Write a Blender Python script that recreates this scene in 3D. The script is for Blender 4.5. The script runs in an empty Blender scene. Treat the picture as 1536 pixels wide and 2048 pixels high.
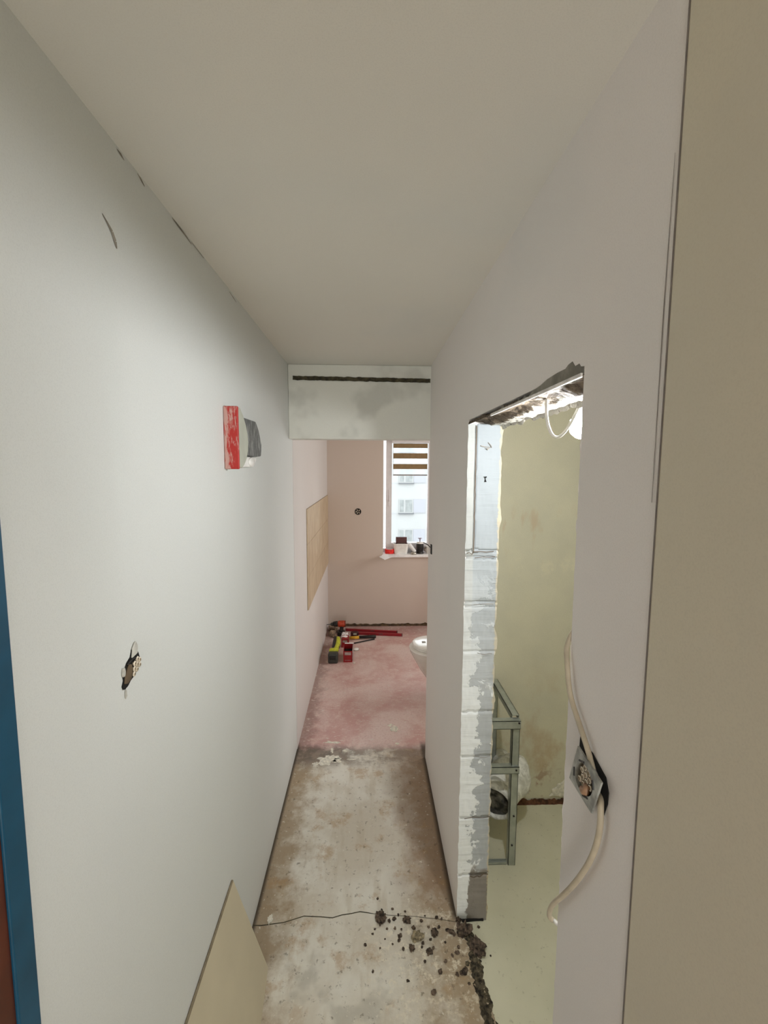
import bpy, bmesh, math, random
from mathutils import Vector, Matrix, noise
random.seed(7)
S = bpy.context.scene
COL = S.collection
PI = math.pi

# ------------------------------------------------------------------ materials
def lin(c):
    c = c / 255.0
    return c / 12.92 if c <= 0.04045 else ((c + 0.055) / 1.055) ** 2.4
def rgb(r, g, b): return (lin(r), lin(g), lin(b), 1.0)

class NT:
    """tiny node-tree helper"""
    def __init__(s, name):
        s.m = bpy.data.materials.new(name); s.m.use_nodes = True
        s.t = s.m.node_tree; s.t.nodes.clear()
        s.out = s.t.nodes.new('ShaderNodeOutputMaterial')
        s.p = s.t.nodes.new('ShaderNodeBsdfPrincipled')
        s.t.links.new(s.p.outputs[0], s.out.inputs[0])
        s.pos = s.t.nodes.new('ShaderNodeNewGeometry').outputs['Position']
    def put(s, sock, v):
        if isinstance(v, bpy.types.NodeSocket): s.t.links.new(v, sock)
        else: sock.default_value = v
    def math(s, op, a, b=0.0, c=None, clamp=False):
        n = s.t.nodes.new('ShaderNodeMath'); n.operation = op; n.use_clamp = clamp
        s.put(n.inputs[0], a); s.put(n.inputs[1], b)
        if c is not None: s.put(n.inputs[2], c)
        return n.outputs[0]
    def xyz(s):
        n = s.t.nodes.new('ShaderNodeSeparateXYZ'); s.put(n.inputs[0], s.pos); return n.outputs
    def scaled(s, v):
        n = s.t.nodes.new('ShaderNodeVectorMath'); n.operation = 'MULTIPLY'
        s.put(n.inputs[0], s.pos); n.inputs[1].default_value = v; return n.outputs[0]
    def noise(s, scale, detail=4.0, rough=0.55, vec=None, dist=0.0):
        n = s.t.nodes.new('ShaderNodeTexNoise'); s.put(n.inputs['Vector'], vec if vec is not None else s.pos)
        n.inputs['Scale'].default_value = scale; n.inputs['Detail'].default_value = detail
        n.inputs['Roughness'].default_value = rough; n.inputs['Distortion'].default_value = dist
        return n.outputs['Fac']
    def step(s, v, a, b):
        """smooth 0..1 as v goes a..b (a may exceed b)"""
        n = s.t.nodes.new('ShaderNodeMapRange'); n.interpolation_type = 'SMOOTHSTEP'
        s.put(n.inputs['Value'], v)
        if a < b: lo, hi, t0, t1 = a, b, 0.0, 1.0
        else: lo, hi, t0, t1 = b, a, 1.0, 0.0
        n.inputs['From Min'].default_value = lo; n.inputs['From Max'].default_value = hi
        n.inputs['To Min'].default_value = t0; n.inputs['To Max'].default_value = t1
        return n.outputs['Result']
    def mul(s, *v):
        r = v[0]
        for q in v[1:]: r = s.math('MULTIPLY', r, q)
        return r
    def mix(s, f, a, b):
        n = s.t.nodes.new('ShaderNodeMix'); n.data_type = 'RGBA'
        s.put(n.inputs['Factor'], f)
        ia = [i for i in n.inputs if i.type == 'RGBA']
        s.put(ia[0], a); s.put(ia[1], b)
        return [o for o in n.outputs if o.type == 'RGBA'][0]
    def bump(s, h, strength=0.3, dist=0.01):
        n = s.t.nodes.new('ShaderNodeBump'); n.inputs['Strength'].default_value = strength
        n.inputs['Distance'].default_value = dist; s.put(n.inputs['Height'], h)
        s.t.links.new(n.outputs[0], s.p.inputs['Normal'])
    def done(s, col, rough=0.7, metal=0.0):
        s.put(s.p.inputs['Base Color'], col); s.put(s.p.inputs['Roughness'], rough)
        s.p.inputs['Metallic'].default_value = metal
        return s.m

def simple(name, c, rough=0.55, metal=0.0, var=0.12, scale=30.0, bump=0.0):
    n = NT(name)
    f = n.noise(scale, 3)
    d = tuple(max(0, v * (1 - 2 * var)) for v in c[:3]) + (1,)
    u = tuple(min(1, v * (1 + var)) for v in c[:3]) + (1,)
    if bump: n.bump(f, bump, 0.004)
    return n.done(n.mix(n.step(f, 0.3, 0.7), d, u), rough, metal)

def wall_mat(name, c, patch, pamt=0.35, ps=1.6):
    n = NT(name)
    big = n.noise(ps, 3, 0.5)
    fine = n.noise(420.0, 2, 0.6)
    mid = n.noise(55.0, 4, 0.6)
    col = n.mix(n.mul(n.step(big, 0.48, 0.68), pamt), c, patch)
    dk = tuple(v * 0.90 for v in c[:3]) + (1,)
    col = n.mix(n.mul(n.step(fine, 0.42, 0.7), 0.5), col, dk)
    n.bump(mid, 0.10, 0.003)
    return n.done(col, 0.88)

M = {}
M['plaster'] = wall_mat('white_plaster', rgb(232, 227, 223), rgb(218, 218, 217))
M['plaster_left'] = wall_mat('white_plaster_cool', rgb(220, 223, 221), rgb(215, 218, 217), 0.3)
M['plaster_near'] = wall_mat('cream_plaster', rgb(212, 204, 184), rgb(198, 193, 179), 0.4)
M['ceiling'] = wall_mat('ceiling_plaster', rgb(222, 218, 208), rgb(211, 212, 207), 0.4)
M['kitchen'] = wall_mat('kitchen_plaster', rgb(208, 194, 184), rgb(200, 187, 178), 0.4)
M['bath'] = None
M['beam'] = wall_mat('beam_plaster', rgb(220, 220, 212), rgb(190, 190, 182), 0.8, 4.5)
M['hall'] = wall_mat('hall_plaster', rgb(225, 218, 205), rgb(214, 208, 198))

def bath_mat():
    n = NT('bathroom_plaster')
    x, y, z = n.xyz()
    big = n.noise(3.0, 4, 0.55); fine = n.noise(300.0, 2)
    col = n.mix(n.step(big, 0.35, 0.7), rgb(216, 212, 188), rgb(206, 203, 182))
    st = n.mul(n.step(n.noise(5.0, 5, 0.65, n.scaled((1, 1, .7))), 0.48, 0.66), n.step(z, 0.95, 0.15))
    col = n.mix(n.mul(st, 0.55), col, rgb(176, 138, 92))
    lo = n.mul(n.step(n.noise(9.0, 5, 0.7), 0.5, 0.62), n.step(z, 0.38, 0.02))
    col = n.mix(n.mul(lo, 0.8), col, rgb(140, 84, 50))
    dr = n.mul(n.step(n.noise(7.0, 4, 0.6, n.scaled((1.6, 1, .5))), 0.55, 0.68), n.mul(n.step(z, 1.75, 1.6), n.step(z, 1.3, 1.5)))
    col = n.mix(n.mul(dr, 0.4), col, rgb(196, 160, 116))
    wt = n.mul(n.step(n.noise(7.0, 5, 0.65), 0.5, 0.6), n.mul(n.step(z, 1.44, 1.38), n.step(z, 1.27, 1.34)))
    col = n.mix(n.mul(wt, 0.5), col, rgb(226, 220, 192))
    col = n.mix(n.mul(n.step(fine, 0.45, 0.7), 0.4), col, rgb(192, 187, 160))
    n.bump(n.noise(18.0, 5, 0.6), 0.25, 0.006)
    return n.done(col, 0.8)
M['bath'] = bath_mat()

def floor_mat():
    n = NT('raw_floor')
    x, y, z = n.xyz()
    cl = n.noise(2.6, 6, 0.6, dist=0.4); md = n.noise(11.0, 6, 0.65); fn = n.noise(70.0, 5, 0.7)
    streak = n.noise(9.0, 5, 0.6, n.scaled((1.6, .35, 1)))
    # bare concrete
    con = n.mix(n.step(cl, 0.34, 0.66), rgb(202, 194, 178), rgb(222, 219, 208))
    con = n.mix(n.mul(n.step(streak, 0.5, 0.66), 0.45), con, rgb(186, 174, 152))
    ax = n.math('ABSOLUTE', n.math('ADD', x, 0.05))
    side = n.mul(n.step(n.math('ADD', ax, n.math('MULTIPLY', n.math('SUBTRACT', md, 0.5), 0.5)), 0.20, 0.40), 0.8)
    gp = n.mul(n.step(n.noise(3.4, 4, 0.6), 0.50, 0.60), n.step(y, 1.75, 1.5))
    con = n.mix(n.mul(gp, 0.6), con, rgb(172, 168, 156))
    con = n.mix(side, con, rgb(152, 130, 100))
    rp = n.mul(n.step(n.math('ADD', x, n.math('MULTIPLY', n.math('SUBTRACT', cl, 0.5), 0.7)), 0.10, 0.26), n.step(y, 1.66, 1.9))
    con = n.mix(n.mul(rp, 0.62), con, rgb(142, 114, 90))
    rust = n.mul(n.step(n.noise(6.0, 5, 0.7), 0.54, 0.66), n.step(y, 1.2, 1.5))
    con = n.mix(n.mul(rust, 0.55), con, rgb(170, 138, 96))
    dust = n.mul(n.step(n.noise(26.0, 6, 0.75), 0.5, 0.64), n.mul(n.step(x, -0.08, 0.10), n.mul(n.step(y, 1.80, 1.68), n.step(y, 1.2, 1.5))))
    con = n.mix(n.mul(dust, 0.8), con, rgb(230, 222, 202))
    dk = n.mul(n.step(n.noise(34.0, 6, 0.75), 0.57, 0.66), 0.6)
    con = n.mix(dk, con, rgb(90, 78, 60))
    wh = n.mul(n.step(n.noise(48.0, 4, 0.65), 0.62, 0.68), 0.7)
    con = n.mix(wh, con, rgb(222, 218, 204))
    # red oxide paint
    pk = n.mix(n.step(cl, 0.36, 0.64), rgb(200, 160, 154), rgb(218, 196, 190))
    pk = n.mix(n.mul(n.step(md, 0.48, 0.66), 0.5), pk, rgb(222, 202, 194))
    pk = n.mix(n.mul(n.step(fn, 0.50, 0.66), 0.6), pk, rgb(190, 154, 148))
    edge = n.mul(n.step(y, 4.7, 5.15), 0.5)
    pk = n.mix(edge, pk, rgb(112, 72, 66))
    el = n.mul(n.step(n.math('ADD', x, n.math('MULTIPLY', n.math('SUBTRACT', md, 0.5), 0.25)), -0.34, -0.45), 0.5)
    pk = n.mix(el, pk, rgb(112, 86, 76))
    wk = n.mul(n.step(n.noise(34.0, 4, 0.7, n.scaled((.7, 1.3, 1))), 0.585, 0.635), 0.8)
    pk = n.mix(wk, pk, rgb(216, 204, 196))
    # the join between the two, at the threshold under the beam
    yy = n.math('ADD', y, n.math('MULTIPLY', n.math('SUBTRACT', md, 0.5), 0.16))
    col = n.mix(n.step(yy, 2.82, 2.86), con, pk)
    band = n.mul(n.step(yy, 2.62, 2.76), n.step(yy, 2.92, 2.83), n.step(n.math('ADD', md, n.math('MULTIPLY', n.step(x, .0, -.3), .18)), 0.36, 0.62))
    bc = n.mix(n.step(md, 0.4, 0.62), rgb(92, 80, 72), rgb(140, 126, 114))
    col = n.mix(n.mul(band, 0.85), col, bc)
    # dark line along the feet of the walls
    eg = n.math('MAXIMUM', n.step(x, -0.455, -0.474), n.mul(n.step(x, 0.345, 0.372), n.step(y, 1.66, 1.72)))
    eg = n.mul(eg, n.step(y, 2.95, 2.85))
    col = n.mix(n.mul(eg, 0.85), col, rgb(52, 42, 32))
    n.bump(n.math('ADD', md, n.math('MULTIPLY', fn, 0.5)), 0.35, 0.006)
    return n.done(col, 0.82)
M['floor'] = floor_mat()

def bathfloor_mat():
    n = NT('levelling_screed')
    col = n.mix(n.step(n.noise(3.0, 4), 0.35, 0.68), rgb(208, 206, 182), rgb(218, 215, 192))
    col = n.mix(n.mul(n.step(n.noise(60.0, 4), 0.62, 0.74), 0.4), col, rgb(150, 146, 124))
    n.bump(n.noise(12.0, 3), 0.08, 0.004)
    return n.done(col, 0.5)
M['bathfloor'] = bathfloor_mat()

def jamb_mat():
    n = NT('broken_jamb_plaster')
    x, y, z = n.xyz()
    pt = n.noise(13.0, 4, 0.6, n.scaled((1.2, 1, .8)), 0.6)
    lo = n.step(z, 1.7, 0.5)
    wob = n.math('SUBTRACT', n.noise(9.0, 5, 0.65, n.scaled((1, 1, .9))), 0.5)
    fx = n.math('ADD', x, n.math('MULTIPLY', wob, 0.26))
    grey = n.mul(n.step(fx, 0.428, 0.436), n.step(n.math('ADD', pt, n.math('MULTIPLY', lo, 0.10)), 0.40, 0.46), n.step(z, 1.56, 1.40))
    col = n.mix(n.mul(grey, n.math('ADD', 0.45, n.math('MULTIPLY', lo, 0.45))), rgb(224, 227, 226), rgb(160, 164, 166))
    col = n.mix(n.mul(n.step(z, 0.9, 1.7), 0.85), col, n.mix(n.step(x, 0.402, 0.41), rgb(158, 160, 156), rgb(138, 146, 151)))  # upper jamb coloured darker to hold down the bulb's glare
    tr = n.noise(7.0, 5, 0.6, n.scaled((.5, 1, 9.0)))
    col = n.mix(n.mul(n.step(tr, 0.60, 0.70), 0.30), col, rgb(128, 132, 134))
    ft = n.mul(n.step(n.math('ADD', z, n.math('MULTIPLY', n.math('SUBTRACT', pt, 0.5), 0.12)), 0.23, 0.21), n.step(n.math('ADD', x, n.math('MULTIPLY', n.math('SUBTRACT', pt, 0.5), 0.09)), 0.414, 0.42))
    col = n.mix(ft, col, rgb(132, 126, 118))
    yl = n.mul(n.step(n.math('ADD', x, n.math('MULTIPLY', n.math('SUBTRACT', n.noise(60.0, 3), 0.5), 0.02)), 0.496, 0.501), 0.6)
    col = n.mix(yl, col, rgb(206, 190, 150))
    n.bump(n.math('ADD', tr, n.math('MULTIPLY', grey, -0.5)), 0.45, 0.006)
    return n.done(col, 0.8)
M['jamb'] = jamb_mat()

def lintel_mat():
    n = NT('broken_lintel')
    x, y, z = n.xyz()
    ns = n.noise(16.0, 5, 0.65); fb = n.noise(50.0, 5, 0.7)
    f = n.math('ADD', x, n.math('MULTIPLY', n.math('SUBTRACT', ns, 0.5), 0.10))
    f = n.math('ADD', f, n.math('MULTIPLY', n.math('SUBTRACT', y, 1.2), 0.015))
    br = n.mix(n.step(fb, 0.35, 0.62), rgb(66, 54, 42), rgb(112, 98, 80))  # brown concrete, darkened in colour to stand in for shade on the outer half
    wh = n.mix(n.step(fb, 0.34, 0.46), rgb(122, 114, 100), rgb(206, 202, 192))
    n.bump(n.math('ADD', ns, fb), 0.8, 0.01)
    return n.done(n.mix(n.step(f, 0.455, 0.463), br, wh), 0.9)
M['lintel'] = lintel_mat()

def red_mat():
    n = NT('plaster_smeared_red')
    sm = n.noise(30.0, 5, 0.7, n.scaled((2.6, 1, .7)), 0.5)
    x, y, z = n.xyz()
    sm2 = n.math('ADD', sm, n.math('MULTIPLY', n.step(x, -0.450, -0.474), 0.15))
    col = n.mix(n.mul(n.step(sm2, 0.50, 0.66), 0.85), rgb(172, 34, 26), rgb(196, 164, 154))
    return n.done(col, 0.6)
M['red_smear'] = red_mat()
def grey_smear():
    n = NT('plaster_smeared_grey')
    sm = n.noise(28.0, 5, 0.7, n.scaled((1, 2.4, .6)), 0.4)
    return n.done(n.mix(n.step(sm, 0.45, 0.72), rgb(92, 94, 94), rgb(172, 173, 170)), 0.6)
M['grey_smear'] = grey_smear()

def foil_mat():
    n = NT('crumpled_film')
    f = n.noise(24.0, 4, 0.6, dist=1.0)
    n.bump(f, 0.7, 0.012)
    return n.done(n.mix(n.step(f, 0.35, 0.65), rgb(196, 196, 188), rgb(236, 236, 230)), 0.35)
M['film'] = foil_mat()

M['groove'] = simple('dark_groove', rgb(70, 64, 46), 0.9, var=0.3, scale=40)
M['dark'] = simple('dark_hollow', rgb(16, 14, 12), 0.9)
M['joint'] = simple('dark_joint', rgb(132, 122, 116), 0.9)
M['scuff'] = simple('grey_scuff', rgb(150, 144, 134), 0.9, var=.2)
M['bare'] = simple('bare_grey_plaster', rgb(140, 136, 126), 0.9, var=0.15, scale=25)
M['brownedge'] = simple('rough_brown_edge', rgb(84, 66, 46), 0.95, var=.3, scale=25, bump=.5)
M['rust'] = simple('rusty_brick', rgb(100, 66, 46), 0.95, var=.3, scale=40, bump=.5)
M['teal'] = simple('teal_paint', rgb(0, 74, 104), 0.45, var=.12, scale=8)
M['brown'] = simple('brown_door', rgb(86, 36, 16), 0.5, var=.2, scale=6)
M['board'] = simple('beige_board', rgb(208, 198, 172), 0.6, var=.04, scale=3)
M['boardedge'] = simple('beige_board_edge', rgb(130, 118, 96), 0.7)
def tile_mat():
    n = NT('travertine_tile')
    f = n.noise(7.0, 5, 0.6, n.scaled((1, 2.2, .8)), .6)
    return n.done(n.mix(n.step(f, 0.35, 0.68), rgb(188, 166, 136), rgb(206, 188, 160)), 0.4)
M['tile'] = tile_mat()
M['grout'] = simple('grout', rgb(150, 132, 112), 0.9)
M['white_pvc'] = simple('white_pvc', rgb(226, 222, 224), 0.35, var=.02)
M['steel'] = simple('zinc_steel', rgb(176, 182, 176), 0.36, 0.6, var=.08, scale=20)
M['bead'] = simple('white_metal_bead', rgb(238, 234, 230), 0.4)
M['cable'] = simple('white_cable', rgb(186, 174, 152), 0.5, var=.06)
M['cable_white'] = simple('bright_white_cable', rgb(240, 240, 236), 0.45, var=.02)
M['copper'] = simple('bare_wire', rgb(240, 238, 232), 0.4)
M['plate'] = simple('scuffed_grey_plate', rgb(170, 172, 166), 0.5, 0.2, var=.2, scale=45)
M['comb'] = simple('beige_terminal', rgb(226, 214, 194), 0.5, var=.08)
M['combdark'] = simple('brown_terminal', rgb(98, 82, 62), 0.7, var=.2)
M['ridge'] = simple('plaster_ridge', rgb(196, 194, 186), 0.9, bump=.3)
M['greyplastic'] = simple('sage_grey_plastic', rgb(186, 188, 174), 0.55, var=.05, scale=12)
M['whiteplastic'] = simple('white_plastic', rgb(246, 245, 242), 0.4, var=.04)
M['ceramic'] = simple('white_ceramic', rgb(234, 232, 228), 0.15, var=.01)
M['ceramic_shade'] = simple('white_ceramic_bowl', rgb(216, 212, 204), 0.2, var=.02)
M['dirt'] = simple('dark_mortar_dirt', rgb(88, 80, 64), 0.98, var=.45, scale=60, bump=.8)
M['clod'] = simple('dark_mortar_clod', rgb(92, 78, 66), 0.98, var=.42, scale=70, bump=.8)
M['claygrey'] = simple('grey_mortar_crumb', rgb(150, 138, 112), 0.98, var=.25, scale=70, bump=.6)
M['splat'] = simple('white_plaster_splat', rgb(226, 222, 208), 0.95, var=.12, scale=60, bump=.4)
M['orange'] = simple('orange_plastic', rgb(186, 66, 36), 0.45)
M['black'] = simple('black_plastic', rgb(30, 26, 24), 0.5)
M['darkgrey'] = simple('dark_grey_plastic', rgb(58, 60, 56), 0.5)
M['red'] = simple('red_card', rgb(150, 12, 18), 0.5, var=.08)
M['redmetal'] = simple('red_paint', rgb(146, 22, 36), 0.4, var=.06)
M['lime'] = simple('lime_plastic', rgb(200, 206, 52), 0.45, var=.1)
M['yellow'] = simple('yellow_plastic', rgb(222, 170, 40), 0.5)
M['whitepaper'] = simple('white_paper', rgb(248, 247, 248), 0.8, var=.03)
M['greypaper'] = simple('printed_grey', rgb(178, 160, 158), 0.8)
M['glove'] = simple('dusty_beige_cloth', rgb(150, 128, 108), 0.95, var=.25, scale=50, bump=.6)
M['tape'] = simple('bright_red_tape', rgb(236, 40, 34), 0.4)
M['maroon'] = simple('brown_card', rgb(96, 62, 62), 0.7, var=.1)
M['silver'] = simple('silver_tin', rgb(190, 186, 176), 0.3, 0.7)
M['blind'] = simple('brown_blind_fabric', rgb(146, 122, 88), 0.9, var=.06)
M['facade'] = simple('pale_facade', rgb(139, 139, 138), 0.95, var=.01, scale=1)
M['facade2'] = simple('lilac_facade_panel', rgb(131, 131, 136), 0.95, var=.01)
M['facade_dark'] = simple('facade_window_glass', rgb(108, 111, 110), 0.4, var=.12, scale=3)
M['facade_sill'] = simple('facade_sill', rgb(84, 86, 90), 0.7)

def sheer_mat():
    n = NT('sheer_blind')
    tr = n.t.nodes.new('ShaderNodeBsdfTransparent'); tl = n.t.nodes.new('ShaderNodeBsdfTranslucent')
    n.put(tl.inputs[0], n.mix(n.step(n.noise(200.0, 2), .3, .7), (.9, .9, .9, 1), (1, 1, 1, 1)))
    mx = n.t.nodes.new('ShaderNodeMixShader'); mx.inputs[0].default_value = 0.25
    n.t.links.new(tr.outputs[0], mx.inputs[1]); n.t.links.new(tl.outputs[0], mx.inputs[2])
    n.t.links.new(mx.outputs[0], n.out.inputs[0]); return n.m
M['sheer'] = sheer_mat()
def glass_mat():
    n = NT('window_glass')
    tr = n.t.nodes.new('ShaderNodeBsdfTransparent'); gl = n.t.nodes.new('ShaderNodeBsdfGlossy')
    gl.inputs['Roughness'].default_value = 0.02
    tr.inputs[0].default_value = (.95, .97, .97, 1)
    fr = n.t.nodes.new('ShaderNodeFresnel'); fr.inputs[0].default_value = 1.45
    mx = n.t.nodes.new('ShaderNodeMixShader'); n.t.links.new(fr.outputs[0], mx.inputs[0])
    n.t.links.new(tr.outputs[0], mx.inputs[1]); n.t.links.new(gl.outputs[0], mx.inputs[2])
    n.t.links.new(mx.outputs[0], n.out.inputs[0]); return n.m
M['glass'] = glass_mat()
BULB = 570.0
def bulb_mat():
    n = NT('lit_bulb')
    n.p.inputs['Emission Color'].default_value = (.97, .985, 1.0, 1)
    n.p.inputs['Emission Strength'].default_value = BULB
    return n.done((.9, .9, .9, 1), .4)
M['bulb'] = bulb_mat()

# ------------------------------------------------------------------ mesh helpers
class MB:
    def __init__(s): s.b = bmesh.new()
    def box(s, x0, x1, y0, y1, z0, z1, mx=None):
        vs = [s.b.verts.new((x, y, z)) for x in (x0, x1) for y in (y0, y1) for z in (z0, z1)]
        for f in ((0, 1, 3, 2), (4, 6, 7, 5), (0, 4, 5, 1), (2, 3, 7, 6), (0, 2, 6, 4), (1, 5, 7, 3)):
            s.b.faces.new([vs[i] for i in f])
        if mx is not None: bmesh.ops.transform(s.b, matrix=mx, verts=vs)
        return s
    def rbox(s, x0, x1, y0, y1, z0, z1, r=.004, seg=2, mx=None):
        t = bmesh.new(); q = MB.__new__(MB); q.b = t; q.box(x0, x1, y0, y1, z0, z1)
        bmesh.ops.bevel(t, geom=t.edges[:], offset=r, segments=seg, affect='EDGES', profile=.5)
        if mx is not None: bmesh.ops.transform(t, matrix=mx, verts=t.verts[:])
        s.add(t); return s
    def add(s, t):
        mp = {v: s.b.verts.new(v.co) for v in t.verts}
        for f in t.faces: s.b.faces.new([mp[v] for v in f.verts])
        t.free()
    def rings(s, rs, cap=True, closed=False):
        vs = [[s.b.verts.new(p) for p in r] for r in rs]
        n = len(vs[0])
        pr = list(zip(vs, vs[1:])) + ([(vs[-1], vs[0])] if closed else [])
        for a, b in pr:
            for i in range(n): s.b.faces.new((a[i], a[(i + 1) % n], b[(i + 1) % n], b[i]))
        if cap and not closed:
            s.b.faces.new(vs[0][::-1]); s.b.faces.new(vs[-1])
        return s
    def tube(s, pts, r, seg=10, sub=0, cap=True):
        P = [Vector(p) for p in pts]
        R = list(r) if isinstance(r, (list, tuple)) else [r] * len(P)
        for _ in range(sub):                       # Chaikin-like smoothing that keeps the ends
            Q, T = [P[0]], [R[0]]
            for a, b, ra, rb in zip(P, P[1:], R, R[1:]):
                Q += [a.lerp(b, .25), a.lerp(b, .75)]; T += [ra * .75 + rb * .25, ra * .25 + rb * .75]
            Q.append(P[-1]); T.append(R[-1]); P, R = Q, T
        up = None; rs = []
        for i, p in enumerate(P):
            t = (P[min(i + 1, len(P) - 1)] - P[max(i - 1, 0)]).normalized()
            if up is None:
                up = t.orthogonal().normalized()
            up = (up - t * up.dot(t)).normalized(); w = t.cross(up)
            rs.append([p + (up * math.cos(2 * PI * k / seg) + w * math.sin(2 * PI * k / seg)) * R[i] for k in range(seg)])
        return s.rings(rs, cap)
    def lathe(s, prof, mx=None, seg=24):
        mx = mx or Matrix()
        rs = [[mx @ Vector((r * math.cos(2 * PI * k / seg), r * math.sin(2 * PI * k / seg), z)) for k in range(seg)] for r, z in prof]
        return s.rings(rs)
    def prism(s, poly, f0, f1):
        """poly of 2-d points; f0/f1 map a 2-d point to 3-d on the near / far side"""
        a = [s.b.verts.new(f0(*p)) for p in poly]; b = [s.b.verts.new(f1(*p)) for p in poly]
        n = len(poly)
        s.b.faces.new(a[::-1]); s.b.faces.new(b)
        for i in range(n): s.b.faces.new((a[i], a[(i + 1) % n], b[(i + 1) % n], b[i]))
        return s
    def grid(s, fn, nu, nv):
        vs = [[s.b.verts.new(fn(i / nu, j / nv)) for j in range(nv + 1)] for i in range(nu + 1)]
        for i in range(nu):
            for j in range(nv): s.b.faces.new((vs[i][j], vs[i + 1][j], vs[i + 1][j + 1], vs[i][j + 1]))
        return s
    def blob(s, c, r, seed=0, amp=.35, fr=1.6, sub=3, flat=True):
        t = bmesh.new(); bmesh.ops.create_icosphere(t, subdivisions=sub, radius=1)
        c = Vector(c); r = Vector(r); zmin = 9
        for v in t.verts:
            n = noise.fractal(v.co * fr + Vector((seed * 3.1, seed * 7.7, seed)), 1.0, 2.0, 3)
            q = v.co * (1 + amp * n)
            v.co = Vector((q.x * r.x, q.y * r.y, q.z * r.z))
            if flat and v.co.z < -.55 * r.z: v.co.z = -.55 * r.z
            zmin = min(zmin, v.co.z)
        for v in t.verts: v.co += c + (Vector((0, 0, -zmin)) if flat else Vector())
        s.add(t); return s
    def build(s, name, m, parent=None, smooth=False, bevel=0):
        bmesh.ops.remove_doubles(s.b, verts=s.b.verts[:], dist=1e-6)
        bmesh.ops.recalc_face_normals(s.b, faces=s.b.faces[:])
        if parent is None:
            co = [v.co for v in s.b.verts]
            o = Vector(((min(c.x for c in co) + max(c.x for c in co)) / 2, (min(c.y for c in co) + max(c.y for c in co)) / 2, min(c.z for c in co)))
        else:
            r = parent
            while r.parent: r = r.parent
            o = Vector(r.location)
        for v in s.b.verts: v.co -= o
        me = bpy.data.meshes.new(name); s.b.to_mesh(me); s.b.free()
        if smooth:
            for p in me.polygons: p.use_smooth = True
        me.materials.append(m)
        ob = bpy.data.objects.new(name, me); COL.objects.link(ob)
        if parent is None: ob.location = o
        else: ob.parent = parent
        if smooth == 'auto':
            e = ob.modifiers.new('e', 'EDGE_SPLIT'); e.split_angle = math.radians(38)
        if bevel:
            bv = ob.modifiers.new('b', 'BEVEL'); bv.width = bevel; bv.segments = 2; bv.limit_method = 'ANGLE'
        return ob

def thing(name, label, cat, loc, group=None):
    o = bpy.data.objects.new(name, None); COL.objects.link(o); o.location = loc
    o.empty_display_size = .05
    return tag(o, label, cat, group)
def tag(o, label, cat, group=None, kind=None):
    o['label'] = label; o['category'] = cat
    if group: o['group'] = group
    if kind: o['kind'] = kind
    return o
def struct(o):
    o['kind'] = 'structure'; return o

# ------------------------------------------------------------------ the shell
XL, XR, XB, H = -.478, .376, .502, 2.5     # left wall, right wall, bathroom side of the right wall, ceiling
YD0, YD1, ZD = .787, 1.69, 2.055           # doorway into the bathroom
YE = 2.75                                  # end of the corridor
YB = 5.2                                   # far kitchen wall
YJ = .565                                  # joint in the right wall

# floors
edge = [(.394, 2.80), (.394, 1.72), (.398, 1.66), (.420, 1.61), (.437, 1.57), (.425, 1.52), (.424, 1.46), (.432, 1.40), (.440, 1.35), (.436, 1.2), (.44, .9), (.44, .70), (.44, .1), (2.4, .1), (2.4, -2.6), (-.6, -2.6), (-.6, 2.80)]
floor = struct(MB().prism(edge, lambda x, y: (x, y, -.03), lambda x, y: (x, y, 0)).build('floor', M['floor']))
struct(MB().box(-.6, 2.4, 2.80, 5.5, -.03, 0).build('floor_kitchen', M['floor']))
struct(MB().box(.38, 2.4, .15, 2.45, -.06, -.006).build('floor_bathroom', M['bathfloor']))
# crack across the concrete
ck = MB(); pts = [(-.478, 1.692), (-.44, 1.690), (-.396, 1.695), (-.35, 1.700), (-.306, 1.713), (-.27, 1.724), (-.245, 1.722), (-.2, 1.719), (-.149, 1.713), (-.11, 1.724), (-.075, 1.728), (-.033, 1.736), (0, 1.73), (.031, 1.724), (.1, 1.716), (.2, 1.708), (.25, 1.70), (.294, 1.695), (.37, 1.68)]
for i, ((x0, y0), (x1, y1)) in enumerate(zip(pts, pts[1:])):
    w0, w1 = [.0042 if x < .03 else .0022 for x in (x0, x1)]
    ck.b.faces.new([ck.b.verts.new(p) for p in ((x0, y0 - w0 / 2, .0006), (x1, y1 - w1 / 2, .0006), (x1, y1 + w1 / 2, .0006), (x0, y0 + w0 / 2, .0006))])
struct(ck.build('crack', M['groove'], floor))

def splat(name, cx, cy, rx, ry, seed, m, parent=None, z=.0012, spiky=.5, n=48):
    k = MB(); P = []
    for i in range(n):
        a = 2 * PI * i / n
        r = 1 + spiky * noise.fractal(Vector((math.cos(a) * 1.7, math.sin(a) * 1.7, seed * 3.3)), 1, 2, 4)
        P.append((cx + rx * r * math.cos(a), cy + ry * r * math.sin(a)))
    k.prism(P, lambda x, y: (x, y, 0.0002), lambda x, y: (x, y, z))
    return k.build(name, m, parent)
for i, (x, y, rx, ry) in enumerate(((-.262, 2.745, .062, .045), (-.335, 2.70, .02, .018), (-.2, 2.735, .03, .02), (-.153, 2.83, .016, .01), (-.243, 2.925, .05, .012), (.165, 3.12, .02, .012), (-.1, 2.74, .03, .006), (-.24, 2.84, .008, .03), (.2, 2.9, .012, .01))):
    struct(splat('plaster_splat', x, y, rx, ry, i + 2, M['splat'], floor, .0015, .8))
tag(splat('plaster_flake', .192, 3.068, .026, .034, 31, M['splat'], None, .004, .55), 'largest white plaster flake lying on the pink kitchen floor', 'debris')
tag(splat('plaster_flake', -.205, 1.335, .011, .011, 12, M['splat'], None, .006, .4), 'small white plaster chip alone on the concrete floor at the bottom of the picture', 'debris')
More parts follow.
